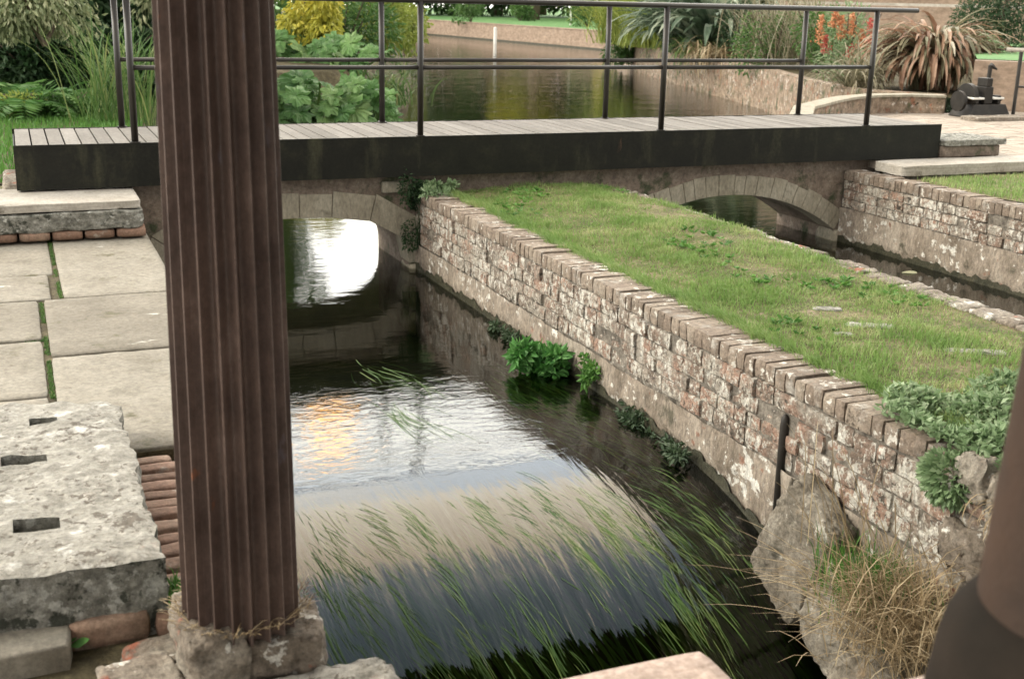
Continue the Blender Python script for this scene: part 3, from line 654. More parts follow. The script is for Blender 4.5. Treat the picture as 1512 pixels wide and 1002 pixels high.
def one_stone(name, label, cat, c, size, m_, group=None, **kw):
    mb = MB(); stone(mb, c, size, **kw); return tag(mb.build(name, m_, smooth=True), label, cat, group)
G = 'loose stones at the foot of the fluted column'
one_stone('rubble_stone', 'pale lichened stone at the left foot of the fluted column', 'stone', (-.475, -6.61, -.555), (.16, .30, .17), 'rubble', G, n=20, k=9, rough=.065, rot=.1, wear=.05)
one_stone('rubble_stone', 'broken stone at the right foot of the fluted column, over the water', 'stone', (-.29, -6.62, -.59), (.24, .25, .13), 'rubble', G, n=20, k=9, rough=.07, rot=-.15, wear=.06)
one_stone('rubble_stone', 'white stone slab nearest the weir below the column stones', 'stone', (-.25, -6.93, -.675), (.48, .36, .12), 'granite', G, n=24, k=12, rough=.08, rot=.06, wear=.05)
one_stone('rubble_stone', 'square reddish brown stone in front of the slotted block', 'stone', (-.66, -6.62, -.685), (.20, .20, .13), 'rubble', G, n=16, k=10, rough=.06, rot=.15)
one_stone('rubble_stone', 'small stone cube between the reddish stone and the column stones', 'stone', (-.53, -6.77, -.69), (.14, .14, .13), 'rubble', G, n=16, k=9, rough=.06, rot=-.1)
one_stone('rubble_stone', 'longer brown stone against the right corner of the slotted block', 'stone', (-.60, -6.43, -.72), (.17, .15, .12), 'rubble', G, n=16, k=9, rough=.06, rot=.2)
one_stone('rubble_stone', 'tiny dark round stone at the bottom below the column', 'stone', (-.44, -6.82, -.70), (.06, .06, .06), 'rubble', G, n=5, k=3, rough=.08)
one_stone('rubble_stone', 'flat pale slab at the bottom left under the slotted block', 'stone', (-1.05, -6.64, -.765), (.8, .5, .10), 'granite', G, n=24, k=12, rough=.10)
mb = MB(); box(mb, -2.5, -.20, -7.9, -6.35, -1.2, -.745, .4); tag(mb.build('foreground_ledge', 'soil'), kind='structure')
one_stone('parapet_slab', 'smooth pinkish stone slab corner at the bottom centre above the weir', 'slab', (.13, -7.80, -.36), (.78, .62, .12), 'pink_slab', None, n=16, k=40, rough=.006)
mb = MB(); box(mb, -.2, .46, -8.2, -7.56, -2.9, -.425, .4); tag(mb.build('slab_support_wall', 'render_band'), 'short wall under the pinkish slab at the bottom centre', 'wall')

# left steps under the bridge end
t = empty('stone_step', (-1, -.2, PAVE), 'two-course step at the left bridge end, pale slab over lichened brick', 'step')
mb = MB(); stone(mb, (-1.14, -.17, -.375), (2.2, .80, .06), n=22, k=30, rough=.05, r=.9); mb.build('top_slab', 'pale_slab', t, smooth=True)
mb = MB(); stone(mb, (-1.13, -.17, -.475), (2.2, .86, .135), n=22, k=24, rough=.08, r=.1); mb.build('lower_slab', 'granite_side', t, smooth=True)
mb = MB(); x = -.01
while x > -2.2:
    L = .22; stone(mb, (x-L/2, -.18, -.575), (L-.004, .87, .07), n=4, k=10, rough=.02, r=rng.random()); x -= L
mb.build('brick_course', 'brick_red', t, smooth=True)
mb = MB()
for k in range(5): stone(mb, (-.90-.0*k, .62, -.50+.0), (.14, .9, .4), n=6, k=8, rough=.04)
tag(mb.build('kerb_stone', 'rubble', smooth=True), 'upright grey stone at the left end of the footbridge beam', 'stone')

# right end: ledge slab, small steps
one_stone('ledge_slab', 'long pale stone ledge at the right bridge end above the grass', 'slab', (9.6, -.30, -.375), (5.3, .42, .10), 'pale_slab', None, n=24, k=40, rough=.04)
t = empty('stone_step', (8.2, .2, -.34), 'small dark brick and slab step at the right end of the footbridge', 'step')
mb = MB(); stone(mb, (8.25, .25, -.185), (.82, .62, .06), n=10, k=24, rough=.05); mb.build('top_slab', 'granite_side', t, smooth=True)
mb = MB(); stone(mb, (8.22, .25, -.275), (.78, .56, .12), n=10, k=20, rough=.04, r=0.); mb.build('brick_course', 'arch_brick', t, smooth=True)

# rocks of the weir side and the iron groove
G = 'boulders along the foot of the channel wall at the weir'
one_stone('weir_boulder', 'tall leaning grey boulder beside the dark sluice groove', 'boulder', (2.21, -5.64, -1.20), (.16, .40, .66), 'boulder', G, n=22, k=8, rough=.08, tilt=.45, wear=.08)
one_stone('weir_boulder', 'second grey boulder nearer the dry grass tuft', 'boulder', (2.18, -6.05, -1.32), (.18, .40, .50), 'boulder', G, n=22, k=7, rough=.09, tilt=.45, wear=.08)
one_stone('weir_boulder', 'low boulder under the dry grass tuft', 'boulder', (2.08, -6.50, -1.50), (.36, .5, .5), 'boulder', G, n=22, k=6, rough=.09, wear=.08)
mb = MB(); tube(mb, [(2.292, -5.335, -1.6), (2.29, -5.335, -.715), (2.29, -5.335, -.675), (2.29, -5.335, -.66)], [.022, .022, .018, .006], 10, .5)
tag(mb.build('sluice_groove', 'dark_iron', smooth=True), 'dark rounded iron sluice groove set upright in the channel wall', 'sluice')
# broken wall corner stones near the right edge
t = empty('wall_end_stones', (2.3, -6.9, -.5), 'broken lime-white stones capping the near end of the channel wall', 'stones')
mb = MB()
for (y, z, sy, szz, dx) in [(-6.50, -.52, .16, .16, 0), (-6.66, -.56, .12, .2, -.01), (-6.84, -.53, .2, .12, 0), (-7.05, -.52, .18, .12, .01), (-6.72, -.72, .22, .15, -.01), (-6.95, -.70, .2, .16, .0), (-6.5, -.80, .24, .18, -.0), (-6.85, -.9, .3, .2, -.01), (-6.4, -1.02, .3, .22, -.01), (-6.8, -1.12, .34, .22, 0)]:
    stone(mb, (2.335+dx, y, z), (.17, sy, szz), n=10, k=8, rough=.12, rot=rng.normal()*.08, tilt=rng.normal()*.1, r=rng.random(), wear=.08)
mb.build('stone', 'rubble', t, smooth=True)

# ------------------------------------------------------------------ GRASS
def bare(x, y):
    return .5+.5*math.sin(5.1*x+2.3*y+1)*math.sin(3.7*y-2.2*x)+.3*math.sin(11*x+7*y)
P = []
while len(P) < 72000:
    q = rng.random((20000, 2)); X = 2.50+q[:, 0]*1.62; Y = -8.2+q[:, 1]*8.25
    b_ = .5+.5*np.sin(5.1*X+2.3*Y+1)*np.sin(3.7*Y-2.2*X)+.35*np.sin(11*X+7*Y)*np.sin(9*Y)
    right_bias = np.clip((X-3.2)/.9, 0, 1)
    # denser tufts on the left strip, balder in the middle and at the front right
    keep = rng.random(len(X)) < np.clip(1.15-1.0*b_*(.6+.8*right_bias)-.12*np.clip(-Y-4, 0, 2), .05, 1)
    edge_ = (X-2.5)+.05*np.sin(9*Y)+.04*np.sin(23*Y); keep &= edge_ > .02
    P += [(x, y, bz(x, y)-.004) for x, y in zip(X[keep], Y[keep])]
mb = MB(); Pa = np.array(P); hv = np.array([mn.noise(Vector((x*2.2, y*2.2, 0)))+.6*mn.noise(Vector((x*9, y*9, 3))) for x, y, _ in P])
for lo, hi, hh in ((-9, -.25, .020), (-.25, .15, .032), (.15, 9, .052)):
    kk = (hv >= lo) & (hv < hi); grass_blades(mb, Pa[kk], hh, .004, .9, bias=(-.15, -.2))
# longer tufts overhanging the coping
Q = []
for _ in range(420):
    y = -6.3*rng.random()-.05; x = 2.50+abs(rng.normal())*.06; n_ = int(12+rng.random()*22)
    Q += [(x+rng.normal()*.022, y+rng.normal()*.03, BANK+.005) for _ in range(n_)]
grass_blades(mb, np.array(Q), .07, .004, .9, bias=(-.45, -.1))
tag(mb.build('bank_grass', 'grass'), 'short green grass covering the bank between the channels', 'grass', kind='stuff')
mb = MB()
for _ in range(700):
    x, y = 2.55+rng.random()*1.5, -6.6*rng.random()
    if mn.noise(Vector((x*1.6, y*1.1, 7))) < .2: continue
    k = 5+int(5*rng.random()); a_ = rng.random(k)*2*PI
    leaves(mb, np.tile([x, y, bz(x, y)+.012], (k, 1)), np.stack([np.cos(a_), np.sin(a_), .3+.3*rng.random(k)], 1), .03+.03*rng.random(), .018, r=np.full(k, rng.random()))
tag(mb.build('turf_weeds', 'grass_dark'), 'small broad-leaved weeds scattered through the bank turf', 'weeds', kind='stuff')
q = rng.random((60000, 2)); X = 7.05+q[:, 0]*4.5; Y = -5.5+q[:, 1]*4.9; k = rng.random(len(X)) < .75
mb = MB(); grass_blades(mb, np.stack([X[k], Y[k], np.full(k.sum(), RGR-.002)], 1), .05, .006, .7)
tag(mb.build('right_grass', 'grass'), 'grass on the right beyond the second channel', 'grass', kind='stuff')
q = rng.random((26000, 2)); Y = 1.2+q[:, 1]*8; X = -3.5+q[:, 0]*5.5; k = np.array([x < lbx(y)-.15 for x, y in zip(X, Y)])
mb = MB(); grass_blades(mb, np.stack([X[k], Y[k], np.full(k.sum(), -.46)], 1), .10, .012, .6)
tag(mb.build('left_grass', 'grass_dark'), 'bright grass strip beyond the left end of the footbridge', 'grass', kind='stuff')

for (px, py, sx, sy, lab) in [(1222, 451, .16, .07, 'small pale flat stone in the grass, farther of two near the middle of the bank'), (1284, 476, .26, .08, 'longer pale flat stone in the bald patch of the bank'), (1440, 516, .30, .07, 'pale flat stone in the grass near the right edge'), (1245, 490, .1, .05, 'little stone flush with the turf between the pale flat stones')]:
    a = at(px, py, BANK+.02); one_stone('turf_stone', lab, 'stone', (a[0], a[1], bz(a[0], a[1])-.004), (sx, sy, .03), 'granite', 'flat stones in the bank turf', n=8, k=5, rough=.12, rot=-.5)
# moss and grass in the paving joints
mb = MB(); P = []
for (xa, ya, xb, yb, n_, sp) in [(-.685, -.15, -.68, -2.25, 1500, .009), (-.79, -2.35, -.79, -4.15, 1500, .009), (-.66, -.05, -.05, -.07, 250, .012), (-.79, -3.15, -.9, -3.2, 120, .01)]:
    f = rng.random(n_); f = [a for a in f if mn.noise(Vector((xa*3, (ya+(yb-ya)*a)*3.1, 1))) > -.12]; P += [(xa+(xb-xa)*a+rng.normal()*sp*.7, ya+(yb-ya)*a+rng.normal()*.01, PAVE-.018) for a in f]
grass_blades(mb, np.array(P), .018, .004, .9)
tag(mb.build('joint_moss', 'mid_leaf'), 'moss and grass growing in the joints of the paving slabs', 'moss', kind='stuff')

# ------------------------------------------------------------------ WATER WEED trailing with the current
mb = MB()
def weedstrand(x, y, L, w_, dz, dx, tone=.5):
    n_ = 10; V = []
    for i in range(n_+1):
        t_ = i/n_; yy_ = y-L*t_; xx = x+dx*t_+.012*math.sin(5*t_+x*9)
        z = zs(xx, yy_)+dz*(1-.5*t_)+(.004*math.sin(7*t_+37*x) if dz > -.01 else 0); ww = w_*(1-t_)**.6*(.5+1.2*t_ if t_ < .4 else 1)+.0006
        V += [(xx-ww/2, yy_, z), (xx+ww/2, yy_, z+.001)]
    mb.add(V, [(2*i, 2*i+1, 2*i+3, 2*i+2) for i in range(n_)], min(1, max(0, tone+.25*rng.normal())))
for _ in range(420):                        # broad dark mats lying deeper in the current
    weedstrand(.05+2.1*rng.random(), -4.7-1.1*rng.random()**.7, .3+rng.random()*.5, .012+.016*rng.random(), -.06-.06*rng.random(), .10+rng.normal()*.03, .0+.3*rng.random())
cls = [(.05+2.1*rng.random(), -4.55-1.0*rng.random(), .02+.04*rng.random(), 8+int(30*rng.random()), rng.random()) for _ in range(60)]
for cx_, cy_, sp_, n_, tone in cls:          # combed over the lip in tangled mats
    dirx = .11+rng.normal()*.035
    for _ in range(n_):
        weedstrand(cx_+rng.normal()*sp_, cy_+rng.normal()*.10, .16+rng.random()*.34, (.002+.0035*rng.random()**2), rng.random()*.003-.001 if rng.random() < .3 else -.006-.03*rng.random(), dirx+rng.normal()*.02, tone)
for _ in range(90):                         # upstream tufts
    cl = random.choice([(1.1, -2.55), (1.25, -2.7), (1.0, -3.3), (1.02, -3.4)])
    weedstrand(cl[0]+rng.normal()*.06, cl[1]+rng.normal()*.1, .3+rng.random()*.3, .006, random.choice((-.06, -.03, .002)), .12+rng.normal()*.08)
for _ in range(160):                        # along the foot of the wall, in its reflection
    y = -2.6-rng.random()*2.6; weedstrand(1.95+rng.normal()*.13, y, .3+rng.random()*.4, .006, random.choice((-.10, -.06, -.03)), .06+rng.normal()*.06)
tag(mb.build('trailing_weed', 'water_weed'), 'long green water weed combed by the current over the weir lip', 'water weed', kind='stuff')
mb = MB()
for _ in range(60): weedstrand(5.6+rng.normal()*.35, -1.2-rng.random()*3.5, .3+.4*rng.random(), .02, random.choice((-.04, .002)), rng.normal()*.1)
tag(mb.build('trailing_weed', 'water_weed'), 'green weed lying under the surface of the second channel', 'water weed', kind='stuff')
# pale floating leaf in the second channel
mb = MB(); a = at(1343, 402, WZ+.006); mb.add([(a[0]+.06*math.cos(k)*1.3, a[1]+.05*math.sin(k), WZ+.006+.004*math.sin(2*k)) for k in np.linspace(0, 2*PI, 12)[:-1]], [tuple(range(11))], 1.)
tag(mb.build('floating_leaf', 'pale_leaf'), 'single pale leaf floating on the second channel', 'leaf')

# ------------------------------------------------------------------ SMALL PLANTS
def herb(c, rad, n_, size, m_, name, label, down=.2):
    t = empty(name, (c[0], c[1], c[2]-rad[2]), label, 'plant')
    mb = MB(); PS, DS = [], []
    for _ in range(7):
        c2 = np.array(c)+rng.normal(size=3)*np.array(rad)*.5; a_, b_ = blob_points(n_//7, c2, np.array(rad)*(.3+.3*rng.random()), .2); PS.append(a_); DS.append(b_)
    P, D = np.concatenate(PS), np.concatenate(DS); n_ = len(P); D = D+np.array([0, 0, -down])+rng.normal(size=D.shape)*.7
    leaves(mb, P, D, size*(.6+.7*rng.random(n_)), size*.55); mb.build('foliage', m_, t)
    st = MB()
    for _ in range(9):
        e_ = np.array(c)+rng.normal(size=3)*np.array(rad)*.5; tube(st, [(c[0]+.02*rng.normal(), c[1], c[2]-rad[2]), (np.array(c)+e_)/2, e_], .003, 4)
    st.build('stem', m_, t); return t
herb((2.10, -2.98, -1.06), (.17, .15, .13), 650, .075, 'herb', 'water_plant', 'bright green leafy plant at the waterline of the channel wall')
herb((2.22, -3.42, -1.03), (.05, .08, .10), 200, .04, 'grass_dark', 'wall_fern', 'small fern low on the channel wall right of the bright green plant')
for i, (y, lab) in enumerate([(-4.05, 'dark liverwort patch at the waterline halfway along the channel wall'), (-4.55, 'dark liverwort patch at the waterline nearer the sluice groove'), (-2.2, 'dark waterline plant left of the bright green plant')]):
    herb((2.24, y, -1.13), (.06, .22, .035), 260, .04, 'mat_dark', 'waterline_plant', lab)
herb((2.28, .02, -.66), (.13, .08, .30), 1100, .035, 'dark_leaf', 'hanging_plant', 'dark hanging plant in the corner between the first arch and the wall', .8)
herb((2.40, -.10, -.43), (.16, .14, .06), 420, .05, 'weed_leaf', 'corner_weed', 'pale green leafy weed on the wall end under the footbridge')
t = empty('ground_leaf_mat', (2.55, -6.2, BANK), 'silvery green leafy mat spilling over the wall top at right', 'plant')
mb = MB()
n_ = 5200; X = 2.30+rng.random(n_)**1.0*.85; Y = -5.83-rng.random(n_)*.85
k = (Y < -5.80-(2.45-X)*.9) & (Y > -6.62-.10*np.sin(9*X)) ; X, Y = X[k], Y[k]; n_ = len(X)
Z = BANK+.03+.05*np.sin(12*X)*np.sin(10*Y)+.05*rng.random(n_)
leaves(mb, np.stack([X, Y, Z], 1), np.stack([rng.normal(size=n_), rng.normal(size=n_)-.3, .5+.3*rng.random(n_)], 1), .032+.02*rng.random(n_), .022)
P, D = blob_points(600, (2.27, -6.38, -.56), (.05, .12, .10), .3); leaves(mb, P, D+np.array([-.3, 0, -.3]), .035, .024)
mb.build('foliage', 'weed_leaf', t)
# dry grass tuft
t = empty('dry_grass_tuft', (2.0, -6.5, -1.2), 'straw coloured dry grass tuft with long stalks reaching over the weir', 'grass tuft')
mb = MB()
for _ in range(1150):
    b_ = (2.03+rng.normal()*.10, -6.50+rng.normal()*.16, -1.10+rng.normal()*.08); az = rng.random()*2*PI
    strap(mb, b_, az, .12+.22*rng.random(), .5+rng.random()*1.0, .004, 1.2, 4)
for _ in range(34):
    b_ = (1.98+rng.normal()*.07, -6.45+rng.normal()*.14, -1.02+rng.normal()*.05); az = math.radians(165+rng.normal()*22)
    strap(mb, b_, az, .35+.33*rng.random(), .25+.4*rng.random(), .0045, .35, 6)
for _ in range(22):
    b_ = (2.10+rng.normal()*.06, -6.2+rng.normal()*.2, -1.02+rng.normal()*.05); az = math.radians(90+rng.normal()*35)
    strap(mb, b_, az, .35+.25*rng.random(), 1.0+.4*rng.random(), .004, .6, 6)
mb.build('dry_blade', 'straw', t)
mb = MB()
P = np.stack([2.1+rng.normal(size=900)*.06, -6.25+rng.normal(size=900)*.12, -1.10+rng.normal(size=900)*.05], 1); grass_blades(mb, P, .16, .005, .6)
mb.build('green_blade', 'grass_dark', t)
t = empty('dry_wall_grass', (2.3, -6.6, -.7), 'dry strands hanging from the broken wall top', 'grass tuft')
mb = MB()
for _ in range(60): strap(mb, (2.27+rng.normal()*.02, -6.72+rng.normal()*.05, -.55+rng.normal()*.02), math.radians(200+rng.normal()*50), .12+.12*rng.random(), .4, .004, 2.2, 6)
mb.build('dry_blade', 'straw', t)
t = empty('seedling', (-.93, -6.5, -.68), 'few round green leaves growing at the foot of the slotted block', 'plant')
mb = MB()
for (px, py) in [(50, 970), (100, 945), (118, 948), (90, 950), (65, 965)]:
    a = at(px, py, -.66); mb.add([(a[0]+.022*math.cos(k)+.004*math.cos(3*k), a[1]+.026*math.sin(k), -.66+.006*math.cos(k)) for k in np.linspace(0, 2*PI, 14)[:-1]], [tuple(range(13))], rng.random())
mb.build('leaf', 'herb', t)
t = empty('moss_tuft', (-.5, -6.3, -.62), 'small green moss tuft between the slotted block and the column', 'moss')
mb = MB(); P = np.stack([-.50+rng.normal(size=700)*.016, -6.28+rng.normal(size=700)*.09, np.full(700, -.64)], 1); grass_blades(mb, P, .06, .005, .6); mb.build('moss_blade', 'grass_dark', t)
t = empty('dead_needles', (-.3, -6.5, -.47), 'rust brown needles gathered round the foot of the fluted column', 'litter')
mb = MB()
for _ in range(220):
    a_ = rng.random()*2*PI; rr = .15+.035*rng.random(); strap(mb, (-.385+rr*math.cos(a_), -6.6+rr*math.sin(a_), -.475+.0*rng.random()), a_+rng.normal(), .03+.03*rng.random(), .7, .003, .8, 3)
mb.build('needle', 'straw', t)

# ------------------------------------------------------------------ POND SURROUNDS
def plan_wall(name, label, pts, zt, zb, th, m_, cap=None, cat='wall', ledge=None):
    """vertical wall following a plan line, real thickness; optional coping and ledge"""
    t = empty(name, (pts[0][0], pts[0][1], zb), label, cat)
    P = [np.array(p, float) for p in pts]; n_ = len(P); nr = []
    for i in range(n_):
        d = P[min(i+1, n_-1)]-P[max(i-1, 0)]; d /= np.linalg.norm(d); nr.append(np.array([d[1], -d[0]]))
    def body(mb, o0, o1, z0s, z1s):
        V = []
        for i in range(n_):
            a = P[i]+nr[i]*o0; b = P[i]+nr[i]*o1
            V += [(a[0], a[1], z0s[i]), (b[0], b[1], z0s[i]), (b[0], b[1], z1s[i]), (a[0], a[1], z1s[i])]
        Fc = [(i*4+j, i*4+(j+1) % 4, (i+1)*4+(j+1) % 4, (i+1)*4+j) for i in range(n_-1) for j in range(4)]+[(0, 3, 2, 1), ((n_-1)*4, (n_-1)*4+1, (n_-1)*4+2, (n_-1)*4+3)]
        mb.add(V, Fc, .5)
    zt = [zt]*n_ if np.isscalar(zt) else zt; zb_ = [zb]*n_
    mb = MB(); body(mb, 0, th, zb_, zt); mb.build('masonry', m_, t)
    if name == 'pond_wall': mb = MB(); sg = 1 if th > 0 else -1; body(mb, -sg*.02, -sg*.001, zb_, [WZ+.07]*n_); mb.build('waterline_slime', 'wet_band', t)
    if cap: mb = MB(); body(mb, -.03, th+.03, [z+.002 for z in zt], [z+cap[0] for z in zt]); mb.build('coping', cap[1], t)
    if ledge:
        mb = MB(); body(mb, -ledge[1], -.002, zb_, [ledge[0]]*n_); mb.build('ledge', m_, t)
        mb = MB(); body(mb, -ledge[1]*.25, -.004, [ledge[0]+.003]*n_, [ledge[0]+.10]*n_); mb.build('shadow_joint', 'wet_band', t)
    return t
pts = [FW0-fd*14+(FW1-FW0)*i/8*1.0 for i in range(9)]
pts = [tuple(FW0-fd*14)]+[tuple(FW0+fd*fl*i/8) for i in range(9)]
plan_wall('pond_wall', 'long pinkish brick retaining wall across the far side of the pond below the lawn', pts[::-1], -.30, -1.75, .35, 'far_brick', cap=(.05, 'far_brick'))
plan_wall('pond_wall', 'weathered brick wall holding the flower bed on the right of the pond', RW[::-1], -.28, -1.75, -.3, 'pond_brick', cap=(.03, 'pond_brick'))
# curved wing wall with pale coping
plan_wall('wing_wall', 'low curved brick parapet with pale flat coping beyond the right end of the footbridge', WW[::-1], -.115, -1.75, .20, 'pond_brick', cap=(.035, 'arch_stone'))

mb = MB(); a = atd(731, 62, 62.6)
t = empty('depth_post', (a[0], a[1], -1.6), 'thin white post standing in the pond before the far wall', 'post')
tube(mb, [(a[0], a[1], -1.6), (a[0], a[1], -.36)], .085, 10, .5); tube(mb, [(a[0], a[1], -.36), (a[0], a[1], -.31)], [.09, .04], 10, .5); mb.build('shaft', 'white_paint', t)

# ---- generic plants
def tree(name, label, x, y, z, h, cr, m_, n_=2500, leaf=.35, trunk=.16, cz=.62, lobes=7, group=None, cat='tree', droop=.3):
    t = empty(name, (x, y, z), label, cat, group)
    tr = MB(); tube(tr, [(x, y, z-.1), (x+.05*h*rng.normal()*.3, y, z+h*.35), (x+.05*h*rng.normal(), y+.03*h*rng.normal(), z+h*.75)], [trunk*1.25, trunk, trunk*.35], 9)
    for _ in range(6):
        az = rng.random()*2*PI; z0 = z+h*(.3+.3*rng.random()); e_ = np.array([x+cr*.7*math.cos(az), y+cr*.7*math.sin(az), z0+h*.25]); tube(tr, [(x, y, z0), ((x+e_[0])/2, (y+e_[1])/2, z0+h*.16), e_], [trunk*.5, trunk*.3, trunk*.1], 6)
    tr.build('trunk', 'bark', t, smooth=True)
    cb = MB()
    for _ in range(lobes):
        az = rng.random()*2*PI; q = rng.random()**.5*cr*.62; c = (x+q*math.cos(az), y+q*math.sin(az), z+h*(cz+.42*(rng.random()-.45)))
        k = n_//lobes; P, D = blob_points(k, c, (cr*.5, cr*.5, h*.22), .35); D = D+rng.normal(size=D.shape)*.6+np.array([0, 0, -droop])
        leaves(cb, P, D, leaf*(.6+.8*rng.random(k)), leaf*.5, r=np.clip(rng.random(k)*.6+rng.random()*.4, 0, 1))
    cb.build('crown', m_, t); return t
def shrub(name, label, c, rad, m_, n_, leaf, wid=.5, lobes=6, droop=.3, cat='shrub', group=None, zc=0.):
    t = empty(name, (c[0], c[1], c[2]), label, cat, group)
    cb = MB()
    for i in range(lobes):
        d = rng.normal(size=3); d /= np.linalg.norm(d); d[2] = abs(d[2])*1.1-.45
        q = np.array(c)+np.array([0, 0, rad[2]*.45])+d*np.array(rad)*np.array([.55, .55, .45]); k = n_//lobes
        P, D = blob_points(k, q, np.array(rad)*np.array([.5, .5, .42]), .35); D = D+rng.normal(size=D.shape)*.5+np.array([0, 0, -droop])
        leaves(cb, P, D, leaf*(.6+.8*rng.random(k)), leaf*wid, r=np.clip(rng.random(k)*.65+rng.random()*.35, 0, 1))
    cb.build('foliage', m_, t)
    st = MB()
    for _ in range(6):
        az = rng.random()*2*PI; tube(st, [(c[0], c[1], c[2]-.1), (c[0]+rad[0]*.3*math.cos(az), c[1]+rad[1]*.3*math.sin(az), c[2]+rad[2]*.5), (c[0]+rad[0]*.6*math.cos(az), c[1]+rad[1]*.6*math.sin(az), c[2]+rad[2])], [.03, .02, .008], 5)
    st.build('stem', 'bark', t); return t
def straps(name, label, c, n_, L, wd, m_, rise=(.7, 1.5), droop=1., spread=.15, cat='plant', az=None, seg=7, group=None, part='blade', rr=None):
    t = empty(name, tuple(c), label, cat, group); mb = MB()
    for _ in range(n_):
        a_ = rng.random()*2*PI if az is None else az[0]+rng.normal()*az[1]
        strap(mb, (c[0]+rng.normal()*spread, c[1]+rng.normal()*spread, c[2]), a_, L*(.6+.5*rng.random()), rise[0]+(rise[1]-rise[0])*rng.random(), wd*(.7+.6*rng.random()), droop*(.5+rng.random()), seg)
    mb.build(part, m_, t); return t
def fern(name, label, c, nf, L, group=None):
    t = empty(name, tuple(c), label, 'fern', group); mb = MB()
    for _ in range(nf):
        az = rng.random()*2*PI; el = .7+.6*rng.random(); p = np.array(c, float); ln = L*(.7+.5*rng.random()); S = 22; C_, D_, LL = [], [], []
        for i in range(S):
            t_ = i/S; dr = np.array([math.cos(el)*math.cos(az), math.cos(el)*math.sin(az), math.sin(el)]); sdv = np.array([-math.sin(az), math.cos(az), -.15])
            l_ = ln*.24*math.sin(PI*min(1, t_*1.05+.12))**.8
            for s_ in (-1, 1): C_.append(p.copy()); D_.append(sdv*s_+dr*.35); LL.append(l_)
            p = p+dr*ln/S; el -= .09*(1+t_)
        leaves(mb, np.array(C_), np.array(D_), np.array(LL), ln*.035, r=np.full(len(C_), rng.random()), fold=.05)
    mb.build('frond', 'fern', t); return t

# left bed beyond the bridge
def ground(px, py, z): a = at(px, py, z); return (a[0], a[1], z)
for i, (px, py, L, lab) in enumerate([(40, 172, .9, 'large arching fern at the far left behind the grass strip'), (85, 160, .95, 'arching fern below the pale-leaved shrub'), (120, 165, .7, 'smaller fern beside the reeds left of the bridge posts'), (20, 150, 1.0, 'tall fern against the dark hedge at the left edge')]):
    g = ground(px, py, -.42); fern('fern', lab, g, 26, L, 'ferns left of the footbridge')
a = atd(62, 22, 17.4); shrub('pale_shrub', 'tall shrub with drooping cream and pale green leaves, top left', (a[0], a[1], a[2]-.3), (.85, .5, .75), 'pale_leaf', 2600, .10, .45, 12, 1.3)
shrub('dark_hedge', 'dark evergreen hedge behind the ferns at left', (-.6, 10.8, .1), (3.4, .9, 2.3), 'dark_leaf', 26000, .17, .6, 34)
shrub('low_hedge', 'low dark leafy mass behind the ferns and reeds at left', (-.2, 9.3, -.5), (3.0, .5, 1.0), 'dark_leaf', 12000, .12, .6, 26)
shrub('variegated_shrub', 'second pale-leaved shrub by the top of the left bridge posts', (1.35, 9.4, .6), (.6, .6, 1.2), 'pale_leaf', 900, .12, .42, 5, .9)
g = ground(95, 180, -.42); shrub('low_groundcover', 'low leafy ground cover at the foot of the left ferns', (g[0], g[1]+.9, -.5), (.9, .3, .35), 'mid_leaf', 1400, .07, .55, 6)
g = ground(60, 178, -.42); shrub('low_groundcover', 'yellowish low ground cover left of the green one, by the grass strip', (g[0]-.1, g[1]+.6, -.5), (.5, .25, .35), 'lime_leaf', 700, .06, .55, 6)
for i, (px, py, L, lab) in enumerate([(150, 188, 1.5, 'tall green reed clump left of the nearest bridge posts'), (212, 188, 1.6, 'tall reed clump between the left bridge posts and the column'), (175, 175, 1.3, 'reed clump behind the left bridge posts')]):
    g = ground(px, py, -.5); straps('reed_clump', lab, g, 75, L, .017, 'reed', (1.15, 1.55), .7, .12, cat='reeds', group='reeds left of the column')
for i, (px, py, L, lab) in enumerate([(260, 180, 1.5, 'reed clump just right of the left posts, behind the column'), (330, 180, 1.4, 'reed clump hidden by the column')][:0]): pass

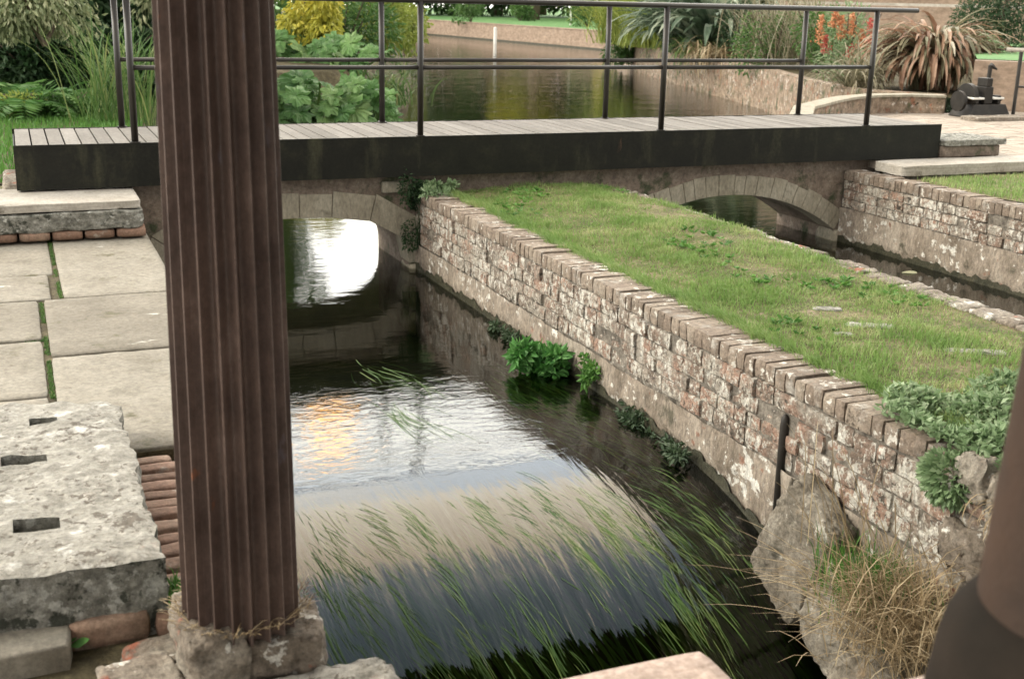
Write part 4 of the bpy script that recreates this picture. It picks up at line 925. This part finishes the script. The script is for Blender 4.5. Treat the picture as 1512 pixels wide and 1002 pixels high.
# gunnera and the bank behind
def gunnera(name, label, c, nl, R, hmin, hmax, spread, az=None):
    t = empty(name, tuple(c), label, 'plant', 'giant-leaved plants on the pond bank')
    lf = MB(); st = MB()
    nl = int(nl*1.7); R *= .78
    for _ in range(nl):
        a_ = rng.random()*2*PI; q = spread*rng.random()**.6; ctr = np.array([c[0]+q*math.cos(a_), c[1]+q*math.sin(a_), c[2]+hmin+(hmax-hmin)*rng.random()])
        R_ = R*(.6+.6*rng.random()); nv = np.array([-.25+rng.normal()*.35, -.65+rng.normal()*.3, .75]); nv /= np.linalg.norm(nv)
        ax = np.cross(nv, (0, 0, 1.)); ax /= np.linalg.norm(ax); ay = np.cross(nv, ax); nsec = 42; V = [ctr-nv*R_*.12]; V1 = []; V2 = []
        ph = rng.random()*6
        for k in range(nsec):
            th = 2*PI*k/nsec; lob = 1-.26*abs(math.sin(3.5*th/1.+ph))**2+.05*math.sin(17*th); notch = 1-.7*math.exp(-((th-PI)/.16)**2)
            r_ = R_*lob*notch; z_ = .16*R_*math.cos(7*th)*.4
            V1.append(ctr+(ax*math.cos(th)+ay*math.sin(th))*r_*.55+nv*(.03*R_*math.cos(14*th)))
            V2.append(ctr+(ax*math.cos(th)+ay*math.sin(th))*r_+nv*(z_-.10*R_+.05*R_*rng.normal()))
        V = V+V1+V2; n_ = nsec
        lf.add(V, [(0, 1+k, 1+(k+1) % n_) for k in range(n_)]+[(1+k, 1+n_+k, 1+n_+(k+1) % n_, 1+(k+1) % n_) for k in range(n_)], rng.random())
        tube(st, [(c[0]+.1*rng.normal(), c[1]+.1*rng.normal(), c[2]-.1), tuple((ctr+np.array(c))/2+np.array([0, 0, .1])), tuple(ctr-nv*R_*.12)], .02, 5)
    lf.build('leaf', 'gunnera', t, smooth=False); st.build('stalk', 'mid_leaf', t)
def gp(px, py, z=-1.0): a = at(px, py, z); return (a[0], a[1], z)
gunnera('gunnera', 'big-leaved plant in front at the waterline, left of the first far post', gp(470, 186), 26, .42, .1, .75, .85)
gunnera('gunnera', 'big-leaved plant right beside the fluted column on the pond bank', gp(415, 183), 16, .38, .1, .7, .6)
gunnera('gunnera', 'big-leaved plant at the pond corner under the far middle post', gp(545, 182), 18, .27, .05, .65, .55)
gunnera('gunnera', 'tall big-leaved plant higher up the bank under the yellow tree', (gp(455, 150)[0], gp(455, 150)[1], -.6), 16, .42, .3, .85, .8)
gunnera('gunnera', 'big-leaved plant behind the reeds on the pond bank', (gp(515, 158)[0], gp(515, 158)[1], -.7), 16, .30, .4, 1.0, .8)
for (px, py, L, lab) in [(560, 158, 1.1, 'arching reed clump leaning over the pond by the far middle post'), (590, 160, .9, 'reeds bowing to the water at the pond corner'), (535, 150, 1.2, 'green reeds among the big leaves on the bank'), (585, 128, 1.0, 'far reed clump at the turn of the pond bank')]:
    g = gp(px, py, -1.0); straps('reed_clump', lab, (g[0]-.2, g[1]+.2, -.95), 150, L, .03, 'reed', (.8, 1.5), 1.2, .28, cat='reeds', group='reeds on the pond bank')
for (px, hd, z, rad, m_, lab) in [(425, 27, .0, (1.3, 1.2, 1.3), 'mid_leaf', 'leafy shrub below the white bench'), (500, 28, -.2, (1.5, 1.2, 1.7), 'mid_leaf', 'green shrub behind the big-leaved plants'), (550, 32, -.2, (1.5, 1.2, 1.9), 'lime_leaf', 'yellow green shrub at the pond turn above the reeds'), (590, 42, -.3, (1., 1., 1.3), 'lime_leaf', 'small yellow green shrub at the left end of the far wall')]:
    a = atd(px, 50, hd); shrub('bank_shrub', lab, (a[0], a[1], z-.3), rad, m_, 2400, .16, .5, 8, group='shrubs on the pond bank')
a = atd(478, 40, 25.5); tree('willow', 'sunlit yellow willow above the pond bank, right of the column', a[0]-.15, a[1], -.3, 2.3, .70, 'yellow_sunlit_leaf', 3200, .14, .10, .42, 9, droop=1.4)
a = atd(420, 40, 38); tree('willow', 'golden tree mostly hidden behind the column top', a[0]-.8, a[1], .2, 5.2, 1.9, 'lime_leaf', 3000, .34, .2, .5, 9, droop=1.0)
# white bench
a = atd(418, 33, 31); t = empty('garden_bench', (a[0], a[1], a[2]-.5), 'white slatted garden bench half hidden on the bank right of the column', 'bench')
mb = MB(); box(mb, a[0]-.6, a[0]+.2, a[1]-.02, a[1]+.03, a[2]+.10, a[2]+.17, .8); mb.build('top_rail', 'white_paint', t)
mb = MB()
for k in range(6): box(mb, a[0]-.55+k*.14, a[0]-.50+k*.14, a[1]-.01, a[1]+.02, a[2]-.22, a[2]+.10, .8)
mb.build('back_slats', 'white_paint', t)
mb = MB(); box(mb, a[0]-.6, a[0]+.2, a[1]-.5, a[1]-.03, a[2]-.27, a[2]-.22, .8); mb.build('seat', 'white_paint', t)
for k in (0, 1):
    for q in (0, 1): mb = MB(); box(mb, a[0]-.6+k*.74, a[0]-.54+k*.74, a[1]-.5+q*.47, a[1]-.44+q*.47, a[2]-.65, a[2]-.271, .8); mb.build('leg', 'white_paint', t)
# far lawn trees and shrubs
def far(px, hd): a = atd(px, 20, hd); return a[0], a[1]
for (px, hd, h, cr, m_, lab) in [(565, 95, 9.4, 5.9, 'mid_leaf', 'green tree beyond the left end of the far wall'), (735, 99, 15.9, 6.5, 'mid_leaf', 'broad green tree on the far lawn left of the lone trunk'), (800, 106, 20.1, 7.8, 'mid_leaf', 'tall green tree behind the lone trunk'),
                                 (860, 97, 17.7, 7.2, 'lime_leaf', 'yellow green tree at the right of the far lawn'), (950, 94, 17.7, 7.8, 'mid_leaf', 'tall green tree above the yellow green reeds'), (1060, 88, 16.5, 7.8, 'dark_leaf', 'tall dark tree behind the green flax'), (1180, 94, 13.6, 7.2, 'mid_leaf', 'tall green tree behind the orange flower spikes'), (1270, 99, 13.0, 6.5, 'dark_leaf', 'dark tree above the brick garden wall')]:
    x, y = far(px, hd); tree('broadleaf_tree', lab, x, y, -.2, h*1.25, cr*1.1, m_, 6000, .9, .35, .50, 12, group='trees beyond the pond')
x, y = far(788, 84); tree('sunlit_tree', 'tree with sunlit yellow put into its leaf colour, its single trunk on the far lawn', x, y, -.2, 9.5, 3.4, 'yellow_sunlit_leaf', 3600, .5, .34, .72, 8)
x, y = far(330, 36); tree('broadleaf_tree', 'green tree beyond the bank hidden behind the column', x, y, 0., 9., 2.6, 'mid_leaf', 4200, .45, .3, .55, 9, group='trees beyond the pond')
x, y = far(120, 30); tree('broadleaf_tree', 'dark tree rising behind the left hedge', x, y, 0., 9., 4., 'dark_leaf', 4200, .45, .3, .5, 9, group='trees beyond the pond')
t = empty('far_hedge', (30, 80, -.2), 'dark belt of shrubs closing the far lawn', 'hedge')
mb = MB()
for i in range(34):
    x, y = far(380+i*30, 93+5*rng.random()); P, D = blob_points(1100, (x, y, 3.2+rng.random()), (2.7, 2.2, 3.7), .3); leaves(mb, P, D+rng.normal(size=D.shape)*.6, .5+.3*rng.random(1100), .32)
mb.build('foliage', 'hedge_leaf', t)
for (px, hd, m_, h, lab) in [(695, 72, 'mid_leaf', 1.5, 'olive bush on the lawn behind the far wall left of the white post'), (768, 80, 'mid_leaf', 1.1, 'low bush left of the lone trunk'), (868, 68, 'mid_leaf', 1.5, 'bush on the far lawn near the right end of the wall'), (905, 60, 'yellow_sunlit_leaf', 1.3, 'yellow bush at the right end of the far wall')]:
    x, y = far(px, hd); shrub('lawn_bush', lab, (x, y, -.25), (h*.95, h*.95, h), m_, 900, .2, .5, 6, group='bushes on the far lawn')
x, y = far(843, 70); mb = MB(); tube(mb, [(x, y, -.3), (x, y, 1.4)], .05, 8); tag(mb.build('lawn_stake', 'white_paint'), 'thin pale stake on the far lawn right of the trunk', 'stake')

# right bed: yellow green reeds, green flax, orange spikes
for (px, hd, L, lab) in [(925, 42, 2.5, 'yellow green feathery clump left in the bed beyond the pond'), (955, 40.5, 2.5, 'second yellow green feathery clump in the pond bed'), (975, 39, 2.3, 'yellow green clump touching the green flax')]:
    a = atd(px, 70, hd); straps('feathery_grass', lab, (a[0], a[1], -.28), 520, L, .045, 'lime_leaf', (.9, 1.5), .9, .5, cat='grass', group='feathery grasses beyond the pond')
a = atd(918, 90, 42); shrub('wall_shrub', 'dark green shrub hanging at the left end of the right pond wall', (a[0], a[1], -1.0), (.7, .6, 1.2), 'mid_leaf', 1800, .13, .4, 6, .8)
for (px, hd, L, lab) in [(1050, 34, 3.1, 'large green flax with broad arching blades behind the middle posts'), (1010, 36, 2.7, 'green flax clump at the left of the large one')]:
    a = atd(px, 90, hd); straps('green_flax', lab, (a[0], a[1], -.28), 240, L, .19, 'flax_green', (.75, 1.5), 1.15, .22, cat='flax', seg=9, group='green flax plants')
for (px, hd, lab) in [(1100, 32, 'dark green shrub right of the green flax'), (1140, 29, 'green shrub below the left orange spikes'), (1215, 27.5, 'green shrub under the orange spikes'), (1250, 25.6, 'silvery green shrub left of the bronze flax')]:
    a = atd(px, 90, hd); shrub('bed_shrub', lab, (a[0], a[1], -.4), (1.1, .8, 1.4), ('dark_leaf' if px == 1100 else 'mid_leaf') if px != 1250 else 'weed_leaf', 2400, .10, .4, 6, .3, group='shrubs in the pond bed')
for (px, hd, L, lab) in [(1125, 31, 2.4, 'yellowing tall grass right of the green flax'), (1165, 29, 2.1, 'tall yellow grass in front of the orange spikes'), (1200, 28.5, 2.2, 'tall grass behind the orange spikes')]:
    a = atd(px, 90, hd); straps('tall_grass', lab, (a[0], a[1], -.25), 150, L, .022, 'flax_olive', (1.0, 1.55), .8, .35, cat='grass', group='tall grasses in the pond bed')
labs = ['bright orange flower spike nearest the right middle post', 'reddish flower spike low beside the bright orange one', 'orange flower spike in the middle of the group', 'orange flower spike right of the middle one', 'pinkish red flower spike left of the last bridge post', 'coral flower spike half hidden in leaves', 'low red flower spike in the leaves', 'pale orange spike high in the group']
for i, ((px, py, h), lab) in enumerate(zip([(1212, 45, .55), (1220, 66, .35), (1242, 42, .45), (1258, 38, .45), (1284, 50, .55), (1272, 58, .35), (1256, 76, .25), (1233, 28, .35)], labs)):
    a = atd(px, py, 25.2); t = empty('flower_spike', (a[0], a[1], -.3), lab, 'flower', 'orange and red flower spikes')
    mb = MB(); P = np.stack([a[0]+rng.normal(size=260)*.05, a[1]+rng.normal(size=260)*.05, a[2]-h*.5+h*rng.random(260)], 1); P[:, :2] = np.array([a[0], a[1]])+(P[:, :2]-np.array([a[0], a[1]]))*(1.3-(P[:, 2:3]-a[2]+h*.5)/h)
    leaves(mb, P, rng.normal(size=(260, 3))+np.array([0, 0, .6]), .05, .035); mb.build('bloom', 'pink_flower' if i in (1, 4, 6) else 'orange_flower', t)
    mb = MB(); tube(mb, [(a[0], a[1], -.35), (a[0], a[1], a[2])], .012, 5); mb.build('stem', 'mid_leaf', t)
# trailing dead blades over the right wall
for (px, lab) in [(1030, 'brown and green blades hanging over the right pond wall'), (1060, 'straw coloured blades trailing down the right pond wall')]:
    a = atd(px, 92, 33.2 if px == 1030 else 31.8); straps('trailing_grass', lab, (a[0], a[1], -.2), 140, 1.5, .03, 'straw' if px == 1060 else 'reed', (.2, .9), 1.9, .3, cat='grass')
for (px, py, hd, lab) in [(1212, 142, 24.1, 'small green plant rooted in the pond wall right of the last far post')]:
    a = atd(px, py, hd); shrub('wall_plant', lab, (a[0], a[1], a[2]-.1), (.3, .2, .3), 'weed_leaf', 300, .07, .5, 4)
# bronze flax
a = atd(1375, 118, 23.4)
t = empty('bronze_flax', (a[0], a[1], -.25), 'huge bronze and pink striped flax fountain behind the low curved wall', 'flax')
for (m_, part, n_) in (('flax_bronze', 'bronze_blade', 380), ('flax_olive', 'striped_blade', 380)):
    mb = MB()
    for _ in range(n_):
        az = rng.random()*2*PI; strap(mb, (a[0]+rng.normal()*.12, a[1]+rng.normal()*.12, -.30), az, 1.85*(.65+.5*rng.random()), .95+.6*rng.random(), .085*(.7+.6*rng.random()), 1.9*(.65+.6*rng.random()), 10)
    mb.build(part, m_, t)
straps('reed_clump', 'grey green grass clump left of the bronze flax', (a[0]-1.6, a[1]+.1, -.30), 140, 1.15, .03, 'flax_olive', (.6, 1.4), 1.4, .12, cat='grass')

# iron sluice winding gear
a = at(1445, 172, -.34); cx, cy = a[0], a[1]
t = empty('sluice_gear', (cx, cy, -.34), 'black iron sluice winding gear on a low plinth at far right', 'machine')
def B(part, m_, *bs, bev=.01):
    mb = MB()
    for (x0, x1, y0, y1, z0, z1) in bs: box(mb, cx+x0, cx+x1, cy+y0, cy+y1, z0-.34, z1-.34, .5)
    mb.build(part, m_, t, bevel=bev)
mb = MB(); mb.add([(cx-.34, cy-.2, -.34), (cx+.40, cy-.2, -.34), (cx+.40, cy+.25, -.34), (cx-.34, cy+.25, -.34), (cx-.24, cy-.15, -.16), (cx+.33, cy-.15, -.16), (cx+.33, cy+.2, -.16), (cx-.24, cy+.2, -.16)], BF, .5); mb.build('bed_frame', 'dark_iron', t, bevel=.012)
B('cheek', 'dark_iron', (-.20, -.14, -.12, .16, .181, .30), (.20, .26, -.12, .16, .181, .30))
B('bearing_cap', 'white_paint', (-.26, -.06, -.14, .10, .245, .275), (.10, .30, -.14, .10, .245, .275))
B('housing', 'dark_iron', (-.05, .09, -.13, .12, .182, .42), (-.03, .07, -.12, .08, .421, .54))
mb = MB(); tube(mb, [(cx-.40, cy, -.10), (cx+.36, cy, -.10)], .035, 12); mb.build('shaft', 'dark_iron', t)
mb = MB(); tube(mb, [(cx-.24, cy+.05, -.06), (cx-.17, cy+.05, -.06)], .18, 28); mb.build('gear_wheel', 'dark_iron', t)
mb = MB(); tube(mb, [(cx-.42, cy, -.12), (cx-.37, cy, -.12)], .14, 24); mb.build('hand_wheel', 'dark_iron', t)
mb = MB(); tube(mb, [(cx+.30, cy+.22, -.34), (cx+.31, cy+.22, .36)], .03, 8); tube(mb, [(cx+.31, cy+.22, .36), (cx+.42, cy+.2, .30)], [.04, .012], 8); mb.build('upright_bar', 'dark_iron', t)
one_stone('kerb_slab', 'rough grey kerb under the black winding gear', 'kerb', (cx+.7, cy-.45, -.335), (2.6, .35, .09), 'rubble', None, n=16, k=20, rough=.08)
# railing at the right edge
a = at(1500, 172, -.34); t = empty('terrace_railing', (a[0], a[1], -.34), 'black railing with pale top rail cut by the right edge of the picture', 'railing')
for k in range(4): mb = MB(); tube(mb, [(a[0]-.06+k*.14, a[1]+.0-k*.16, -.36), (a[0]-.06+k*.14, a[1]-k*.16, .56)], .026, 8); mb.build('post', 'rail_steel', t)
mb = MB(); tube(mb, [(a[0]-.20, a[1]+.14, .585), (a[0]+1.6, a[1]-1.75, .585)], .028, 8); mb.build('top_rail', 'pale_slab', t)
mb = MB(); tube(mb, [(a[0]-.06, a[1], .08), (a[0]+1.6, a[1]-1.8, .08)], .018, 8); mb.build('lower_rail', 'rail_steel', t)
mb = MB(); tube(mb, [(a[0]-.06, a[1], .02), (a[0]+1.6, a[1]-1.8, .02)], .0, 4) if False else None
# background right: brick retaining wall, lawn, fence, bush, garden wall
def quadwall(name, label, p0, p1, hd0, hd1, zt, zb, m_, cap=None):
    a = atd(p0[0], p0[1], hd0); b = atd(p1[0], p1[1], hd1); pts = [(a[0]+(b[0]-a[0])*i/6, a[1]+(b[1]-a[1])*i/6) for i in range(7)]
    return plan_wall(name, label, pts[::-1], zt, zb, -.3, m_, cap=cap)
quadwall('low_terrace_wall', 'low pink brick terrace wall behind the railing at the right edge', (1440, 92), (1560, 92), 20, 20, atd(1490, 90, 20)[2], -.6, 'far_brick')
mb = MB(); a = atd(1442, 92, 20.3); b = atd(1640, 92, 20.3); c = atd(1640, 60, 42); d = atd(1425, 60, 42); z0 = atd(1490, 89, 20.3)[2]
mb.add([(a[0], a[1], z0), (b[0], b[1], z0), (c[0], c[1], z0+.02), (d[0], d[1], z0+.02)], [(0, 1, 2, 3)], .5); tag(mb.build('upper_lawn', 'lawn'), kind='structure')
t_ = atd(1440, 72, 24); u_ = atd(1600, 74, 24)
t = empty('garden_fence', (t_[0], t_[1], z0), 'thin dark rail fence across the bright lawn at far right', 'fence')
mb = MB(); tube(mb, [(t_[0], t_[1], t_[2]), (u_[0], u_[1], t_[2])], .025, 6); mb.build('rail', 'rail_steel', t)
for k in range(5):
    q = t_+(u_-t_)*(.13+k*.22); mb = MB(); tube(mb, [(q[0], q[1], z0-.4), (q[0], q[1], t_[2]+.02)], .025, 6); mb.build('post', 'rail_steel', t)
a = atd(1470, 60, 27); shrub('round_bush', 'rounded dark olive bush on the lawn at top right', (a[0], a[1], z0-.1), (.95, .9, 1.5), 'dark_leaf', 5200, .09, .35, 12)
a = atd(1455, 66, 25.5); shrub('low_groundcover', 'low grey green plants at the foot of the round bush', (a[0], a[1], z0), (.5, .3, .25), 'weed_leaf', 300, .08, .5, 4)
quadwall('garden_wall', 'long brick garden wall with pale coping across the top right', (1180, 30), (1640, 30), 34, 30, 1.15, -.5, 'far_brick', cap=(.07, 'pale_slab'))
quadwall('upper_garden_wall', 'higher brick wall behind the garden wall at the top right', (1150, 10), (1640, 10), 38, 34, 3.0, .3, 'far_brick', cap=(.09, 'pale_slab'))
mb = MB(); pass
